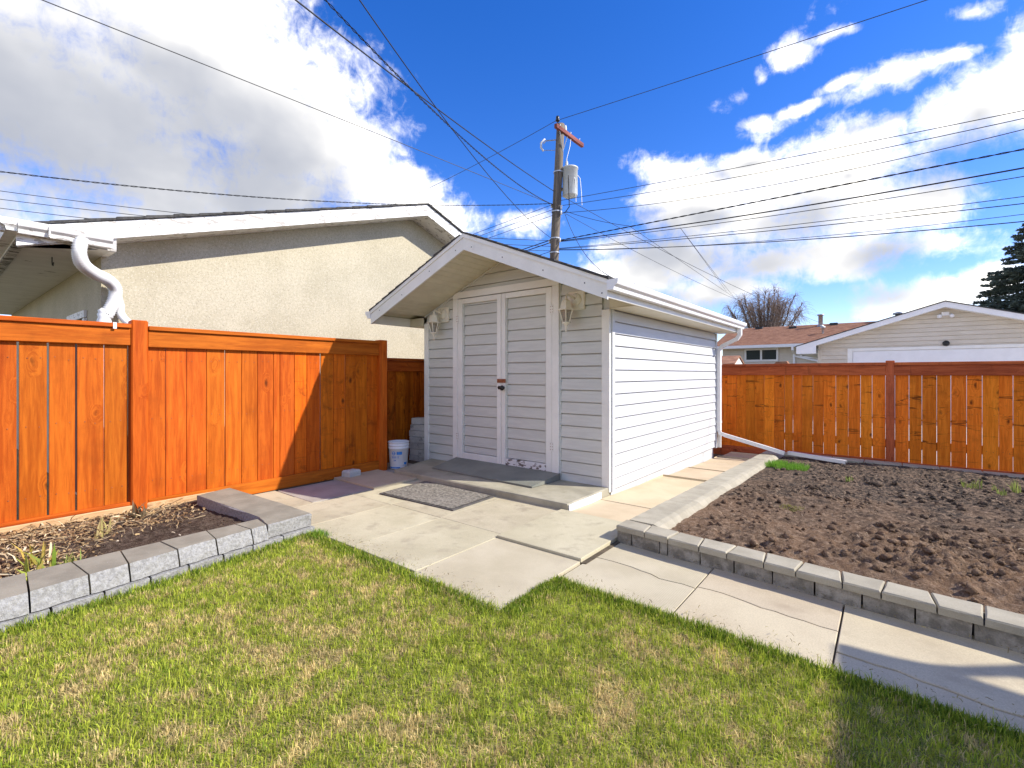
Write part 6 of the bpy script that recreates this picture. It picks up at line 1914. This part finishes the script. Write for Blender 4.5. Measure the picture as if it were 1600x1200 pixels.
pr = lambda x, y: np.clip((-1.95 - x) / 0.5, 0, 1) * np.clip((-2.8 - y) / 0.4, 0.35, 1) + np.clip((-3.55 - y) / 0.35, 0, 1) * np.clip((-1.5 - x) / 0.25, 0, 1) * 0.9
x, y = litter_pos(3800, pr); n = len(x)
ribbons(n, x, y, lsoil_z, 0.03, 0.20, 0.002, 0.007, gcol(n, (0.66, 0.52, 0.30), (0.34, 0.22, 0.11)), 1.4, 'dead_stalks', 0.15)
x, y = litter_pos(4800, lambda a, b: np.clip(pr(a, b), 0, 1)); n = len(x)
ribbons(n, x, y, lsoil_z, 0.015, 0.04, 0.008, 0.02, gcol(n, (0.52, 0.37, 0.18), (0.22, 0.12, 0.06)), 2.2, 'dead_leaves', 0.2)
x, y = litter_pos(150, lambda a, b: np.clip(pr(a, b), 0, 1)); n = len(x)
ribbons(n, x, y, lsoil_z, 0.08, 0.24, 0.006, 0.014, gcol(n, (0.80, 0.70, 0.48), (0.62, 0.48, 0.26)), 1.0, 'dry_straps', 0.6)
x, y = litter_pos(90, lambda a, b: 0 * a + 0.9); n = len(x)
ribbons(n, x, y, lsoil_z, 0.015, 0.03, 0.006, 0.012, gcol(n, (0.7, 0.6, 0.45), (0.4, 0.3, 0.2)), 1.0, 'bark_chips', 0.0)
for (sx_, sy_, n_, h_, c0, c1, lab) in (
        (-1.60, -3.93, 16, 0.17, (0.22, 0.34, 0.04), (0.50, 0.40, 0.10), 'green and yellow young plant shoots nearest the left edge of the narrow bed'),
        (-1.56, -3.80, 12, 0.13, (0.20, 0.34, 0.06), (0.46, 0.40, 0.14), 'small green shoots touching the grey block wall in the left bed'),
        (-1.85, -3.95, 10, 0.20, (0.36, 0.34, 0.06), (0.58, 0.42, 0.10), 'yellowing leafy shoot in the straw at the left edge of the bed'),
        (-2.20, -3.55, 14, 0.17, (0.44, 0.40, 0.14), (0.62, 0.50, 0.24), 'pale upright shoots in the dead stalks below the orange fence'),
        (-2.55, -3.25, 18, 0.15, (0.12, 0.12, 0.06), (0.22, 0.16, 0.10), 'small grey leafy seedling close to the fence foot beside the post')):
    tuft(sx_, sy_, 0.07, 0.07, n_, lsoil_z, h_ * 0.5, h_, gcol(n_, c0, c1), 'plant_shoot', lab, 'plant', 'shoots in the narrow left bed', 0.45, 0.010, 0.022)

n = 900
x = RNG.uniform(1.0, 4.3, n); y = RNG.uniform(-1.2, 4.1, n)
kk = y > wall_y(x) + 0.2
x, y = x[kk], y[kk]; n = len(x)
ribbons(n, x, y, soil_z, 0.010, 0.045, 0.002, 0.007, gcol(n, (0.55, 0.44, 0.30), (0.22, 0.14, 0.09)), 1.5, 'plant_fragments', 0.1)

# bits of soil, straw and clippings carried onto the concrete
flat = lambda a, b: 0.004 + 0.0 * a
n = 700
x = np.concatenate([RNG.uniform(-1.2, 0.6, n), RNG.uniform(0.7, 4.2, n), RNG.uniform(0.7, 4.2, n)])
y = np.concatenate([-2.47 + np.abs(RNG.normal(0, 0.06, n)), -1.98 + np.abs(RNG.normal(0, 0.05, n)), np.zeros(n)])
y[2 * n:] = wall_y(x[2 * n:]) - np.abs(RNG.normal(0, 0.03, n))
y[n:2 * n] -= 0.022 * (x[n:2 * n] - 0.66)
kk = RNG.random(3 * n) < np.concatenate([np.full(n, .35), np.full(n, .5), np.full(n, .6)])
x, y = x[kk], y[kk]; n = len(x)
ribbons(n, x, y, flat, 0.006, 0.028, 0.0015, 0.004, gcol(n, (0.40, 0.34, 0.14), (0.14, 0.10, 0.06)), 1.4, 'path_litter', 0.0)
